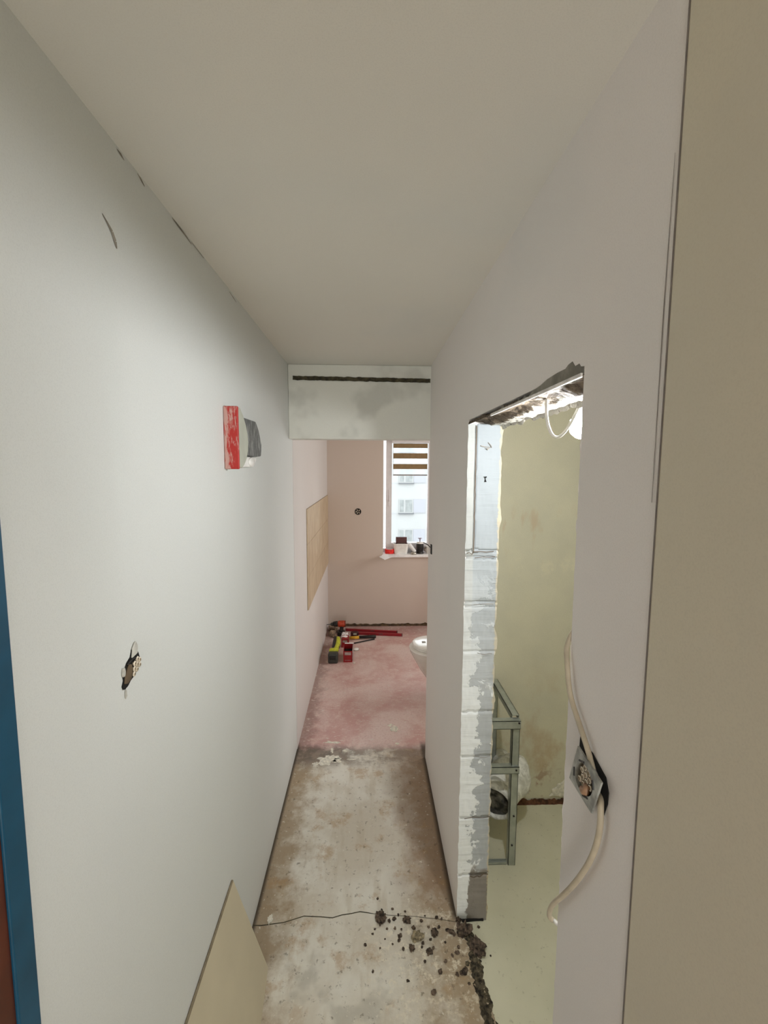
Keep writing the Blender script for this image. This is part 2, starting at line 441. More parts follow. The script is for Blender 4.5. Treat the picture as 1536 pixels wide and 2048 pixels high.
tag(splat('plaster_flake', -.41, 1.712, .012, .02, 15, M['splat'], None, .004, .5), 'white plaster chip beside the floor crack next to the left wall', 'debris')
tag(splat('plaster_flake', -.135, 4.18, .010, .012, 22, M['splat'], None, .004, .4), 'white plaster chip on the pink floor just in front of the red box', 'debris')

# left wall with its continuation behind the entrance door
wl = struct(MB().box(XL - .12, XL, .593, 5.5, 0, H).build('wall_left', M['plaster_left']))
struct(MB().box(XL - .12, XL, -2.6, -.36, 0, H).box(XL - .12, XL, -.36, .593, 2.1, H).build('wall_left_hall', M['hall']))
# entrance door: teal frame, brown leaf
d1 = struct(MB().box(XL - .11, XL + .002, .556, .593, 0, 2.1).box(XL - .11, XL + .004, -.36, -.32, 0, 2.1).box(XL - .11, XL + .004, -.36, .593, 2.06, 2.1).build('door_1', M['teal'], None, bevel=.002))
lf = MB().box(XL - .05, XL - .002, -.32, .556, .005, 2.06)
for z0, z1 in ((.25, .95), (1.1, 1.9)): lf.box(XL - .004, XL + .003, -.2, .43, z0, z1)
struct(lf.build('door_leaf', M['brown'], d1))
# scuffs on the left wall
def strip_x(name, P, w, x, m, parent):
    k = MB()
    for (y0, z0, a), (y1, z1, b) in zip(P, P[1:]):
        d = Vector((y1 - y0, z1 - z0)); nn = Vector((-d.y, d.x)).normalized()
        q = [(y0 - nn.x * w * a, z0 - nn.y * w * a), (y1 - nn.x * w * b, z1 - nn.y * w * b), (y1 + nn.x * w * b, z1 + nn.y * w * b), (y0 + nn.x * w * a, z0 + nn.y * w * a)]
        k.b.faces.new([k.b.verts.new((x, u, v)) for u, v in q])
    return struct(k.build(name, m, parent))
strip_x('scuff_mark', [(.868, 2.345, .2), (.884, 2.337, .5), (.898, 2.328, .9), (.907, 2.316, 1), (.911, 2.305, .4)], .0050, XL + .0008, M['scuff'], wl)
for P in ([(.93, 2.4935, .2), (.945, 2.492, 1), (.955, 2.489, .2)], [(1.005, 2.496, .2), (1.02, 2.493, 1), (1.035, 2.488, .4)], [(1.17, 2.496, .4), (1.2, 2.495, 1), (1.25, 2.494, 1), (1.29, 2.491, .4)], [(1.29, 2.496, .3), (1.38, 2.495, .4)], [(1.62, 2.492, .3), (1.66, 2.489, .6), (1.7, 2.485, .3)]):
    strip_x('scuff_mark', P, .0030, XL + .0008, M['scuff'], wl)

# right wall: far piece, lintel and near piece are one wall; the near plastered board is another
wr = MB()
wr.box(XR, XB, 1.697, YE, 0, H)
wr.box(XR, XB, YD0, 1.697, 2.072, H)
wr.box(XR, XB, YJ + .0045, YD0, 0, H)
wr = struct(wr.build('wall_right', M['plaster']))
struct(MB().box(XR - .001, XB, .1, YJ, 0, H).build('wall_right_near', M['plaster_near']))
struct(MB().box(XR + .02, XB, YJ - .001, YJ + .0055, 0, H).build('trim_1', M['joint']))
strip_x('joint_line', [(YJ + .001, 0, 1), (YJ + .001, 2.49, 1)], .0016, XR - .0016, M['joint'], wr)
strip_x('joint_line', [(YJ + .0125, 1.85, .6), (YJ + .0135, 2.1, 1), (YJ + .011, 2.28, .4)], .0009, XR - .0008, M['joint'], wr)
# bare patches over the lintel
def patch(poly, x, m, name):
    k = MB(); k.prism(poly, lambda y, z: (x + .002, y, z), lambda y, z: (x, y, z)); return struct(k.build(name, m, wr))
patch([(.79, 2.058), (.79, 2.072), (.80, 2.074), (.806, 2.080), (.822, 2.079), (.834, 2.090), (.850, 2.088), (.862, 2.083), (.90, 2.083), (.95, 2.080), (.985, 2.074), (1.03, 2.070), (1.055, 2.062), (1.06, 2.056)], XR - .0009, M['bare'], 'bare_patch')
patch([(1.06, 2.056), (1.075, 2.064), (1.085, 2.068), (1.10, 2.062), (1.12, 2.060), (1.128, 2.066), (1.14, 2.059), (1.2, 2.056)], XR - .0009, M['bare'], 'bare_patch')
patch([(1.24, 2.056), (1.25, 2.062), (1.262, 2.071), (1.272, 2.063), (1.30, 2.056)], XR - .0009, M['bare'], 'bare_patch')

# far jamb, torn plaster over block courses
def jamb(u, v):
    x = .3745 + u * (.5035 - .3745); z = -.03 + v * (2.058 + .03)
    n1 = noise.fractal(Vector((x * 22, z * 9, 3)), 1, 2, 4); n2 = noise.noise(Vector((x * 6, z * 40, 8)))
    y = 1.690 + .0030 * n1 + .0012 * n2
    if z > 1.58:
        gx = .406 + .003 * noise.noise(Vector((0, z * 12, 1)))
        if abs(x - gx) < .0036: y += .012
        elif x < gx: y -= .004
    for gz, a in ((1.575, .012), (1.548, .008), (1.37, .006), (1.355, .006), (1.17, .004), (.92, .005), (.73, .005), (.46, .008), (.205, .010)):
        if abs(z - gz - .006 * noise.noise(Vector((x * 20, gz, 4)))) < .005: y += a
    if u == 0: x += .004 * noise.fractal(Vector((2, z * 14, 0)), 1, 2, 3)
    if u == 1: x += .010 * noise.fractal(Vector((5, z * 12, 0)), 1, 2, 4) + .006 * (v - .5)
    return (x, y, z)
jm = MB().grid(jamb, 34, 420)
jm.box(.380, .4985, 1.694, 1.70, 0, 2.055)
jm = struct(jm.build('trim_2', M['jamb'], None, True))
def crackline(P, w, m):
    k = MB()
    for (xa, za), (xb, zb) in zip(P, P[1:]):
        d = Vector((xb - xa, zb - za)); q = Vector((-d.y, d.x)).normalized() * w / 2
        k.b.faces.new([k.b.verts.new((xx, 1.6835, zz)) for xx, zz in ((xa - q.x, za - q.y), (xb - q.x, zb - q.y), (xb + q.x, zb + q.y), (xa + q.x, za + q.y))])
    return struct(k.build('crack', m, jm))
M['crack'] = simple('brown_crack', rgb(96, 84, 70), .9)
crackline([(.4055 + .0022 * noise.noise(Vector((0, i * .8, 3))), 2.05 - i * .02) for i in range(25)], .0042, M['crack'])
crackline([(.378, 1.566), (.388, 1.570), (.400, 1.562), (.406, 1.572)], .0025, M['crack'])
crackline([(.406, 1.572), (.43, 1.573), (.455, 1.571), (.484, 1.574)], .0035, M['crack'])
crackline([(.41, 1.548), (.44, 1.552), (.47, 1.551), (.49, 1.553)], .0028, M['crack'])
crackline([(.41, 1.362), (.45, 1.366), (.49, 1.366)], .0022, M['scuff'])
crackline([(.43, 1.168), (.46, 1.160), (.478, 1.166), (.49, 1.164)], .0022, M['scuff'])
crackline([(.425, .735), (.47, .728), (.495, .735)], .0022, M['scuff'])
crackline([(.395, .463), (.43, .470), (.47, .466), (.50, .470)], .003, M['crack'])
crackline([(.425, .205), (.44, .198), (.455, .206), (.465, .200), (.48, .214), (.50, .212)], .005, M['crack'])
# small dark scars on the upper jamb
def scar(poly, y): return struct(MB().prism(poly, lambda x, z: (x, y + .004, z), lambda x, z: (x, y, z)).build('scar', M['dark'], jm))
scar([(.437, 1.860), (.449, 1.862), (.449, 1.858), (.4445, 1.855), (.446, 1.847), (.449, 1.841), (.441, 1.841), (.443, 1.850), (.442, 1.857)], 1.684)
for P in ([(.424, 1.978), (.44, 1.974), (.462, 1.972), (.462, 1.9705), (.44, 1.971), (.424, 1.975)], [(.452, 1.990), (.463, 1.978), (.466, 1.970), (.4635, 1.970), (.460, 1.978), (.451, 1.988)], [(.440, 1.968), (.4465, 1.962), (.444, 1.966)], [(.446, 1.967), (.458, 1.970), (.449, 1.960)]):
    struct(MB().prism(P, lambda x, z: (x, 1.690, z), lambda x, z: (x, 1.684, z)).build('scar', M['scuff'], jm))
# lintel underside, broken
def lint(u, v):
    x = .3755 + u * .131; y = YD0 - .002 + v * (1.70 - YD0)
    n1 = noise.fractal(Vector((x * 24, y * 13, 1)), 1, 2, 4); n2 = noise.noise(Vector((x * 9, y * 6, 5)))
    s = max(0, min(1, (x - .425 + .03 * n2) / .03))
    z = 2.066 + .006 * n1 - s * (.016 + .008 * n2)
    if u == 0: z = 2.056 + .003 * n2
    if u == 1: z = 2.042 + .012 * n1
    return (x, y, z)
struct(MB().grid(lint, 30, 150).build('trim_3', M['lintel']))
# torn lip of plaster along the near door edge
lip = MB()
for i in range(26):
    z = .08 + i * .077 + random.uniform(-.02, .02)
    lip.blob((XR + .006, YD0 + .0005, z), (.006, .0035 + .002 * random.random(), random.uniform(.012, .035)), i, .5, 2, 2, False)
struct(lip.build('trim_4', M['plaster']))

# beam over the corridor end with a dark chase along its top
bm_ = MB().box(XL, XR + .1, 2.735, 2.86, 2.062, H)
bm_ = struct(bm_.build('trim_5', M['beam'], None, bevel=.006))
def chase(u, v):
    x = XL + .03 + u * (XR - XL - .035); n = noise.fractal(Vector((x * 30, v * 3, 0)), 1, 2, 3)
    zc = 2.4185 - .008 * u
    z = zc + (v - .5) * .024 + .003 * n * (1 if v in (0, 1) else 0)
    return (x, 2.7300 - .0015 * n + (.002 if 0 < v < 1 else 0), z)
struct(MB().grid(chase, 90, 4).build('chase', M['groove'], bm_))
# ceiling
struct(MB().box(-.6, 2.5, -2.7, 5.5, H, H + .2).build('ceiling', M['ceiling']))
# bathroom
struct(MB().box(XB, 2.4, 2.34, YE, -.06, H).build('wall_bathroom_far', M['bath']))
struct(MB().box(2.0, 2.12, .2, 2.36, -.06, H).build('wall_bathroom_right', M['bath']))
struct(MB().box(XB, 2.5, .1, .22, -.06, H).build('wall_bathroom_near', M['bath']))
def base(u, v):
    x = .78 + u * .45; n = noise.fractal(Vector((x * 30, v, 2)), 1, 2, 4)
    return (x, 2.335 - .012 * v + .004 * n, -.006 + (1 - v) * (.026 + .012 * n))
struct(MB().grid(base, 60, 3).build('trim_6', M['rust']))
wp = MB(); P = [(1.03, .035), (1.05, .055), (1.045, .075), (1.07, .09), (1.08, .11), (1.10, .115), (1.13, .15), (1.2, .16), (1.2, .05), (1.15, .045), (1.10, .03), (1.07, .04)]
wp.prism(P, lambda x, z: (x, 2.342, z), lambda x, z: (x, 2.331, z)); struct(wp.build('trim_7', M['splat'], None, bevel=.003))
# kitchen
W0, W1, WZ0, WZ1 = .176, 1.66, .86, 2.30
kf = MB()
kf.box(-.6, W0, YB, YB + .12, 0, H).box(W1, 2.5, YB, YB + .12, 0, H).box(W0, W1, YB, YB + .12, 0, WZ0).box(W0, W1, YB, YB + .12, WZ1, H)
kf.box(-.6, W0 - .09, YB + .12, YB + .3, 0, H).box(W1 + .09, 2.5, YB + .12, YB + .3, 0, H).box(W0 - .09, W1 + .09, YB + .12, YB + .3, 0, WZ0 - .0).box(W0 - .09, W1 + .09, YB + .12, YB + .3, WZ1 + .05, H)
struct(kf.build('wall_far', M['kitchen']))
struct(MB().box(2.4, 2.5, YE - .1, 5.5, 0, H).build('wall_kitchen_right', M['kitchen']))
# kitchen stretch of the left wall carries a slightly pinker coat
struct(MB().box(XL - .001, XL + .0025, 2.86, YB, 0, H).build('wall_left_kitchen', wall_mat('pink_plaster', rgb(218, 213, 210), rgb(212, 206, 204))))
def gap(u, v):
    x = -.42 + u * 1.4; n = noise.fractal(Vector((x * 14, v, 7)), 1, 2, 4)
    return (x, YB - .003 - .010 * v, (1 - v) * (.026 + .016 * n) + .001)
struct(MB().grid(gap, 90, 3).build('gap_strip_far', M['brownedge']))  # ragged dark strip painted for the shadowy gap at the wall foot
# hall behind the camera
struct(MB().box(-.6, 2.5, -2.7, -2.58, 0, H).build('wall_hall_back', M['hall']))
struct(MB().box(2.4, 2.5, -2.6, .15, 0, H).build('wall_hall_right', M['hall']))

# ------------------------------------------------------------------ window
w = struct(MB().box(W0 - .08, W0 + .004, 5.34, 5.41, WZ0, WZ1 + .05).box(W1 - .01, W1 + .08, 5.34, 5.41, WZ0, WZ1 + .05).box(W0 - .08, W1 + .08, 5.34, 5.41, WZ1 - .03, WZ1 + .05).box(W0, W1, 5.34, 5.41, WZ0, WZ0 + .055).box(.80, .87, 5.34, 5.41, WZ0, WZ1).build('window_1', M['white_pvc'], None, bevel=.003))
def sash(x0, x1, tilt, hinge=(5.33, .915)):
    T = Matrix.Translation((0, hinge[0], hinge[1])) @ Matrix.Rotation(math.radians(tilt), 4, 'X')
    hgt = WZ1 - .01 - hinge[1]; f = .066
    k = MB()
    for b in ((x0, x0 + f, 0, hgt), (x1 - f, x1, 0, hgt), (x0 + f, x1 - f, 0, f + .01), (x0 + f, x1 - f, hgt - f, hgt)):
        k.box(b[0], b[1], -.03, .03, b[2], b[3], T)
    s_ = struct(k.build('window_sash', M['white_pvc'], w, bevel=.004))
    g = MB().box(x0 + f - .005, x1 - f + .005, -.004, .004, f, hgt - f, T)
    struct(g.build('pane', M['glass'], s_))
    return s_, T, hgt
sa, T1, hg = sash(.211, .772, 2.2)
sash(.88, 1.62, 0)
hd = MB().rbox(.236, .250, -.034, -.028, .52, .60, .002, 1, T1)
hd.tube([T1 @ Vector((.243, -.03, .585)), T1 @ Vector((.243, -.055, .585)), T1 @ Vector((.243, -.06, .595)), T1 @ Vector((.243, -.062, .72))], [.008, .008, .009, .007], 10)
struct(hd.build('window_handle', M['white_pvc'], sa, 'auto'))
# sill board
sill = struct(MB().rbox(W0 - .012, W1, 5.165, 5.345, WZ0 - .022, .871, .006, 2).build('window_sill', M['whitepaper'], w))
# zebra blind hung on the tilted sash
bl = thing('roller_blind', 'half-lowered zebra blind with brown and sheer white stripes on the kitchen window', 'blind', (.49, 5.2, 1.8))
def bz(z): return T1 @ Vector((0, 0, z - .915))
def strip(z0, z1, yo, x0=.290, x1=.692, th=.0012):
    k = MB(); k.box(x0, x1, -.035 - yo, -.035 - yo + th, z0 - .915, z1 - .915, T1); return k
c = MB().rbox(.272, .71, -.085, -.032, 2.175 - .915, 2.225 - .915, .008, 2, T1).build('cassette', M['white_pvc'], bl)
zs = [(2.121, 2.172, 'b'), (2.060, 2.121, 's'), (1.998, 2.060, 'b'), (1.935, 1.998, 's'), (1.876, 1.935, 'b'), (1.813, 1.876, 's')]
for a, b, t in zs:
    strip(a, b, .012).build('brown_stripe' if t == 'b' else 'sheer_stripe', M['blind' if t == 'b' else 'sheer'], bl)
MB().rbox(.288, .694, -.053, -.041, 1.799 - .915, 1.813 - .915, .003, 1, T1).build('bottom_rail', simple('rail_grey', rgb(150, 142, 140), .5), bl)
for x in (.2905, .6905):
    MB().tube([T1 @ Vector((x, -.055, 1.26)), T1 @ Vector((x, -.055, .885))], .0012, 6).build('side_cord', M['white_pvc'], bl)

# ------------------------------------------------------------------ block of flats across the street
bd = thing('apartment_building', 'pale block of flats with evenly stacked windows seen through the kitchen window', 'building', (6, 42, -14))
fw = MB().box(-12, 26, 42.0, 52, -14, 9)
fw.build('facade_wall', M['facade'], bd)
wx = [(2.9, 4.25), (7.4, 8.75), (-1.6, -.25), (11.9, 13.25)]
for row in range(-3, 3):
    zt = -1.09 + row * 2.85
    for a, b in wx:
        f = MB().box(a, b, 41.93, 42.02, zt - 1.33, zt).build('window', M['facade'], bd)
        MB().box(a + .08, a + .45, 41.9, 41.95, zt - 1.22, zt - .08).box(a + .62, b - .1, 41.9, 41.95, zt - 1.22, zt - .08).build('pane', M['facade_dark'], f)
        MB().box(a - .06, b + .06, 41.8, 42.02, zt - 1.42, zt - 1.35).build('sill', M['facade_sill'], bd)
        MB().box(b + .02, b + 1.15, 41.96, 42.02, zt - 1.3, zt - .02).build('spandrel_panel', M['facade2'], bd)
    MB().box(-12, 26, 41.985, 42.02, zt - 1.40, zt - 1.375).build('string_course', M['facade2'], bd)
gr = struct(MB().box(-60, 60, 6.2, 90, -14.2, -14).build('ground', simple('street_ground', rgb(150, 150, 148), .9)))

# ------------------------------------------------------------------ corridor things
# leaning board at the lower left
A, B_, C_, D_ = Vector((-.470, 1.445, .452)), Vector((-.378, 1.532, 0)), Vector((-.316, .76, 0)), Vector((-.470, .76, .442))
nrm = (B_ - A).cross(D_ - A).normalized()
if nrm.x > 0: nrm = -nrm
def bp(u, v, d=0.0):
    p = A.lerp(D_, u).lerp(B_.lerp(C_, u), v) + nrm * d
    return (max(p.x, XL + .001), p.y, max(p.z, 0.0))
k = MB(); k.grid(lambda u, v: bp(u, v), 12, 12); k.grid(lambda u, v: bp(u, v, .008), 12, 12)
for e in (lambda u, v: bp(u, 0, .008 * v), lambda u, v: bp(u, 1, .008 * v), lambda u, v: bp(0, u, .008 * v), lambda u, v: bp(1, u, .008 * v)): k.grid(e, 12, 1)
bo = thing('wall_board', 'beige flat board leaning on the foot of the white left wall', 'board', (-.4, 1.15, 0))
k.build('panel', M['board'], bo, 'auto')
MB().tube([A + nrm * .004 + Vector((0, 0, .001)), D_ + nrm * .004 + Vector((0, 0, .001))], .0042, 6).build('cut_edge', M['boardedge'], bo)

# red and grey wall box with the bowed front
wb = thing('wall_box', 'red and grey plaster-smeared box with a bowed front on the left wall', 'wall box', (XL, 1.7, 1.88))
x0, xf = XL + .0005, -.430
MB().rbox(x0, xf, 1.512, 1.524, 1.886, 2.093, .0025, 1).build('red_side', M['red_smear'], wb)
N = 18; Dp = [(1.525, 1.890), (1.525, 2.091)]
arc = [(1.545, 2.091), (1.580, 2.070), (1.612, 2.040), (1.632, 2.010), (1.640, 1.980), (1.632, 1.950), (1.610, 1.920), (1.580, 1.900), (1.553, 1.890)]
MB().prism(Dp + arc, lambda y, z: (x0, y, z), lambda y, z: (xf, y, z)).build('bowed_cover', M['greyplastic'], wb, bevel=.003)
MB().prism([(1.60, 1.936), (1.60, 2.071), (1.68, 2.072), (1.842, 2.074), (1.885, 2.045), (1.912, 2.012), (1.928, 1.985), (1.926, 1.958), (1.916, 1.938), (1.85, 1.934)], lambda y, z: (x0, y, z), lambda y, z: (-.452, y, z)).build('grey_housing', M['grey_smear'], wb, bevel=.003)
MB().prism([(1.60, 1.892), (1.60, 1.931), (1.84, 1.931), (1.835, 1.915), (1.79, 1.893)], lambda y, z: (x0, y, z), lambda y, z: (-.452, y, z)).build('white_base', M['whiteplastic'], wb, bevel=.004)
MB().lathe([(.0001, 0), (.018, 0), (.016, .006), (.0001, .008)], Matrix.Translation((-.453, 1.755, 1.912)) @ Matrix.Rotation(PI / 2, 4, 'Y') @ Matrix.Scale(2.4, 4, (0, 1, 0)), 20).build('push_button', M['whiteplastic'], wb, True)

# hex terminal cells used in both wall boxes
def hexcells(k, cells, fn, r, ro):
    for cy, cz in cells:
        a = []; b = []; c_ = []
        for i in range(6):
            t = PI / 6 + i * PI / 3
            a.append(k.b.verts.new(fn(cy + ro * math.cos(t), cz + ro * math.sin(t), 0)))
            b.append(k.b.verts.new(fn(cy + r * math.cos(t), cz + r * math.sin(t), .002)))
            c_.append(k.b.verts.new(fn(cy + r * math.cos(t), cz + r * math.sin(t), -.006)))
        for i in range(6):
            j = (i + 1) % 6
            k.b.faces.new((a[i], a[j], b[j], b[i])); k.b.faces.new((b[i], b[j], c_[j], c_[i]))

# left wall box hole
hl = thing('socket_box', 'open electrical box in a ragged dark hole of the left wall', 'electrical box', (XL, .88, 1.45))
P = [(.846, 1.468), (.852, 1.478), (.850, 1.490), (.858, 1.498), (.866, 1.507), (.880, 1.513), (.886, 1.525), (.898, 1.528), (.905, 1.520), (.912, 1.510), (.916, 1.498), (.915, 1.486), (.905, 1.476), (.893, 1.469), (.878, 1.466), (.868, 1.460), (.856, 1.458), (.849, 1.461)]
MB().prism(P, lambda y, z: (XL, y, z), lambda y, z: (XL + .0015, y, z)).build('hole', M['dark'], hl)  # flat black patch on the wall, painted for the shade in the hole
k = MB().prism([(.853, 1.470), (.856, 1.484), (.864, 1.496), (.872, 1.502), (.882, 1.498), (.885, 1.482), (.878, 1.470), (.864, 1.466)], lambda y, z: (XL + .001, y, z), lambda y, z: (XL + .004, y, z)); k.build('dusty_back', M['combdark'], hl, bevel=.002)
k = MB(); hexcells(k, [(.885, 1.476), (.887, 1.486), (.889, 1.496), (.896, 1.481), (.898, 1.491), (.900, 1.501), (.907, 1.486), (.908, 1.496)], lambda y, z, d: (XL + .005 + d, y, z), .0034, .0060); k.build('terminal_comb', M['comb'], hl)
k = MB(); k.tube([(XL + .002, .866, 1.503), (XL + .004, .880, 1.508), (XL + .004, .892, 1.507), (XL + .003, .902, 1.500)], .0018, 6); k.build('box_rim', M['black'], hl)
k = MB(); k.prism([(.882, 1.510), (.888, 1.530), (.899, 1.540), (.906, 1.528), (.904, 1.512)], lambda y, z: (XL + .001, y, z), lambda y, z: (XL + .005, y, z)); k.build('plaster_lip', M['ridge'], hl, bevel=.002)
MB().blob((XL + .002, .853, 1.494), (.003, .005, .010), 3, .4, 2, 2, False).build('plaster_lip', M['ridge'], hl)
MB().blob((XL + .0015, .858, 1.448), (.0015, .003, .010), 5, .4, 2, 2, False).build('plaster_lip', M['ridge'], hl)

# right wall box: black hole, grey plate hanging out of it, cells inside
hr = thing('socket_box', 'grey switch plate tilted out of a black hole beside the bathroom doorway', 'electrical box', (XR, .7, 1.36))
MB().prism([(.735, 1.380), (.732, 1.424), (.716, 1.416), (.705, 1.420), (.690, 1.422), (.672, 1.417), (.646, 1.410), (.636, 1.392), (.637, 1.372), (.646, 1.346), (.660, 1.340), (.668, 1.360), (.70, 1.37)], lambda y, z: (XR - .0005, y, z), lambda y, z: (XR - .002, y, z)).build('hole', M['dark'], hr)  # black sheet over solid wall, coloured as the darkness of the hole
def onx(y, z, x):
    s = x / XR; return (x, y * s, 1.895 - (1.895 - z) * s)
Q = [Vector(onx(.743, 1.399, .364)), Vector(onx(.769, 1.319, .368)), Vector(onx(.686, 1.316, .360)), Vector(onx(.661, 1.390, .356))]
def pl(u, v): return Q[1].lerp(Q[2], u).lerp(Q[0].lerp(Q[3], u), v)
pn = (Q[3] - Q[0]).cross(Q[1] - Q[0]).normalized()
if pn.x > 0: pn = -pn
def plp(u, v, d): return pl(u, v) + pn * d
k = MB(); N = 32; o_, i_, o2, i2 = [], [], [], []
for a in range(N):
    t = 2 * PI * a / N; cx, sx = math.cos(t), math.sin(t); m_ = max(abs(cx), abs(sx))
    ou = (.5 + .5 * cx / m_, .5 + .5 * sx / m_); iu = (.5 + .36 * cx, .5 + .36 * sx)
    o_.append(k.b.verts.new(plp(*ou, .0))); i_.append(k.b.verts.new(plp(*iu, .001)))
    o2.append(k.b.verts.new(plp(*ou, -.003))); i2.append(k.b.verts.new(plp(*iu, -.012)))
for a in range(N):
    b = (a + 1) % N
    k.b.faces.new((o_[a], o_[b], i_[b], i_[a])); k.b.faces.new((o_[a], o2[a], o2[b], o_[b])); k.b.faces.new((i_[a], i_[b], i2[b], i2[a]))
k.build('cover_plate', M['plate'], hr)
k = MB(); vs = [k.b.verts.new(plp(.5 + .37 * math.cos(2 * PI * a / N), .5 + .37 * math.sin(2 * PI * a / N), -.008)) for a in range(N)]; k.b.faces.new(vs)
k.build('box_inside', M['combdark'], hr)
k = MB(); cells = [(.30 + .155 * i + (.08 if j % 2 else 0), .30 + .14 * j) for j in range(4) for i in range(3) if not (j == 0 and i == 2)]
hexcells(k, cells, lambda u, v, d: plp(u, v, -.003 + d * .5), .052, .080); k.build('terminal_comb', M['comb'], hr)
k = MB(); k.tube([plp(.62, .45, -.002), plp(.68, .30, .001), plp(.60, .22, 0), plp(.5, .18, -.003)], .006, 8); k.build('connector', simple('copper_connector', rgb(178, 138, 108), .5), hr, True)
for a in (.05, .3, .52, .8): MB().tube([plp(.5 + .40 * math.cos(2 * PI * a), .5 + .40 * math.sin(2 * PI * a), .001), plp(.5 + .40 * math.cos(2 * PI * a + .5), .5 + .40 * math.sin(2 * PI * a + .5), .001)], .0018, 6).build('screw_slot', M['black'], hr)

# cables at the box
def cable(name, label, pts, r, m, cat='cable', tip=None, sub=3):
    o = thing(name, label, cat, tuple(pts[0]))
    MB().tube(pts, r, 12, sub).build('sheath', m, o, True)
    if tip: MB().tube(tip, r * .8, 8, 0).build('end_tip', M['copper'], o, True)
    return o
cu = [(XR + .055, .800, 1.64), (XR + .012, .797, 1.60), (XR - .006, .795, 1.565)] + [(.366, y * .974 + .001, 1.895 - (1.895 - z) * .974) for y, z in ((.797, 1.527), (.783, 1.475), (.740, 1.442), (.703, 1.414))] + [(.372, .672, 1.39), (XR + .004, .662, 1.375)]
cable('electric_cable', 'white cable coming over the doorway edge down to the tilted switch plate', cu, .0046, M['cable'])
cd = [(XR + .004, .668, 1.372)] + [(.366, y * .974, 1.895 - (1.895 - z) * .974) for y, z in ((.658, 1.355), (.655, 1.312), (.672, 1.251), (.711, 1.173), (.760, 1.090), (.815, 1.01))] + [(.368, .813, .985), (.376, .806, .982)]
cable('electric_cable', 'white cable curving down from the switch plate to the doorway edge', cd, .0048, M['cable'], tip=[(.377, .804, .984), (.383, .790, .986)])

# corner bead hanging along the lintel
cb = MB().box(XR - .005, XR - .0015, .789, 1.37, 2.0535, 2.0605)
for v in cb.b.verts: v.co.z -= max(0, (v.co.y - 1.1)) * .010
tag(cb.build('corner_bead', M['bead']), 'thin white metal corner bead along the top edge of the doorway', 'trim strip')

# bulb with its cable
lb = thing('light_bulb', 'lit white bulb hanging inside the bathroom under the doorway top', 'light bulb', (.554, 1.155, 1.99))
ax = Vector((.35, .25, .9)).normalized()
R_ = Vector((0, 0, 1)).rotation_difference(ax).to_matrix().to_4x4()
MT = Matrix.Translation((.556, 1.158, 2.004)) @ R_
MB().lathe([(.0003, -.034), (.014, -.031), (.026, -.022), (.033, -.006), (.033, .008), (.029, .020), (.0003, .021)], MT, 20).build('globe', M['bulb'], lb, True)
MB().lathe([(.028, .0215), (.024, .045), (.018, .062), (.0003, .0625)], MT, 20).build('bulb_collar', M['whiteplastic'], lb, True)
MB().lathe([(.020, .063), (.021, .068), (.021, .100), (.012, .110), (.0003, .1105)], MT, 20).build('lamp_holder', M['whiteplastic'], lb, True)
tp = MT @ Vector((0, 0, .11))
cable('lamp_cable', 'white looped cable from the doorway top to the lit bulb', [(.435, 1.1, 2.075), (.435, 1.1, 2.034), (.440, 1.1, 2.003), (.452, 1.1, 1.974), (.470, 1.1, 1.968), (.490, 1.1, 1.990), (.512, 1.105, 2.028), (.545, 1.13, 2.085), (tp.x, tp.y, tp.z + .025), tuple(tp)], .0036, M['cable_white'])

# hook on the end of the right wall
hk = thing('wall_hook', 'black T-shaped metal hook at the far end of the right wall', 'hook', (XR, 2.62, 1.38))
MB().rbox(XR - .007, XR, 2.585, 2.612, 1.384, 1.442, .002, 1).build('back_plate', M['black'], hk)
MB().tube([(XR - .005, 2.60, 1.420), (.358, 2.64, 1.432), (.336, 2.68, 1.440)], .0026, 8).build('arm', M['black'], hk)

# box hole on the kitchen wall
ks = thing('socket_box', 'small round black socket box in the kitchen wall left of the window', 'electrical box', (-.119, YB, 1.34))
MT = Matrix.Translation((-.119, YB, 1.377)) @ Matrix.Rotation(PI / 2, 4, 'X')
MB().lathe([(.036, 0), (.038, .003), (.033, .004), (.032, .001), (.0002, .001)], MT, 24).build('rim', M['black'], ks, True)
k = MB()
for a in (.4, 1.7, 2.9, 4.0, 5.2): k.tube([(-.119 + .012 * math.cos(a), YB - .004, 1.377 + .012 * math.sin(a)), (-.119 + .027 * math.cos(a + .4), YB - .010, 1.377 + .027 * math.sin(a + .4))], .004, 6)
k.build('wire_end', M['comb'], ks)

# tile panel on the kitchen part of the left wall
tb = thing('tile_backsplash', 'beige stone-look tiles fixed to the left wall of the kitchen', 'tiles', (XL, 4.3, .78))
MB().box(XL + .0026, XL + .005, 3.43, YB - .002, .772, 1.572).build('grout_bed', M['grout'], tb)
ys = [3.43, 4.02, 4.61, YB - .003]; zt = [.772, 1.03, 1.295, 1.572]
for i in range(3):
    for j in range(3):
        MB().rbox(XL + .004, XL + .012, ys[i] + .0015, ys[i + 1] - .0015, zt[j] + .0015, zt[j + 1] - .0015, .0012, 1).build('tile', M['tile'], tb)

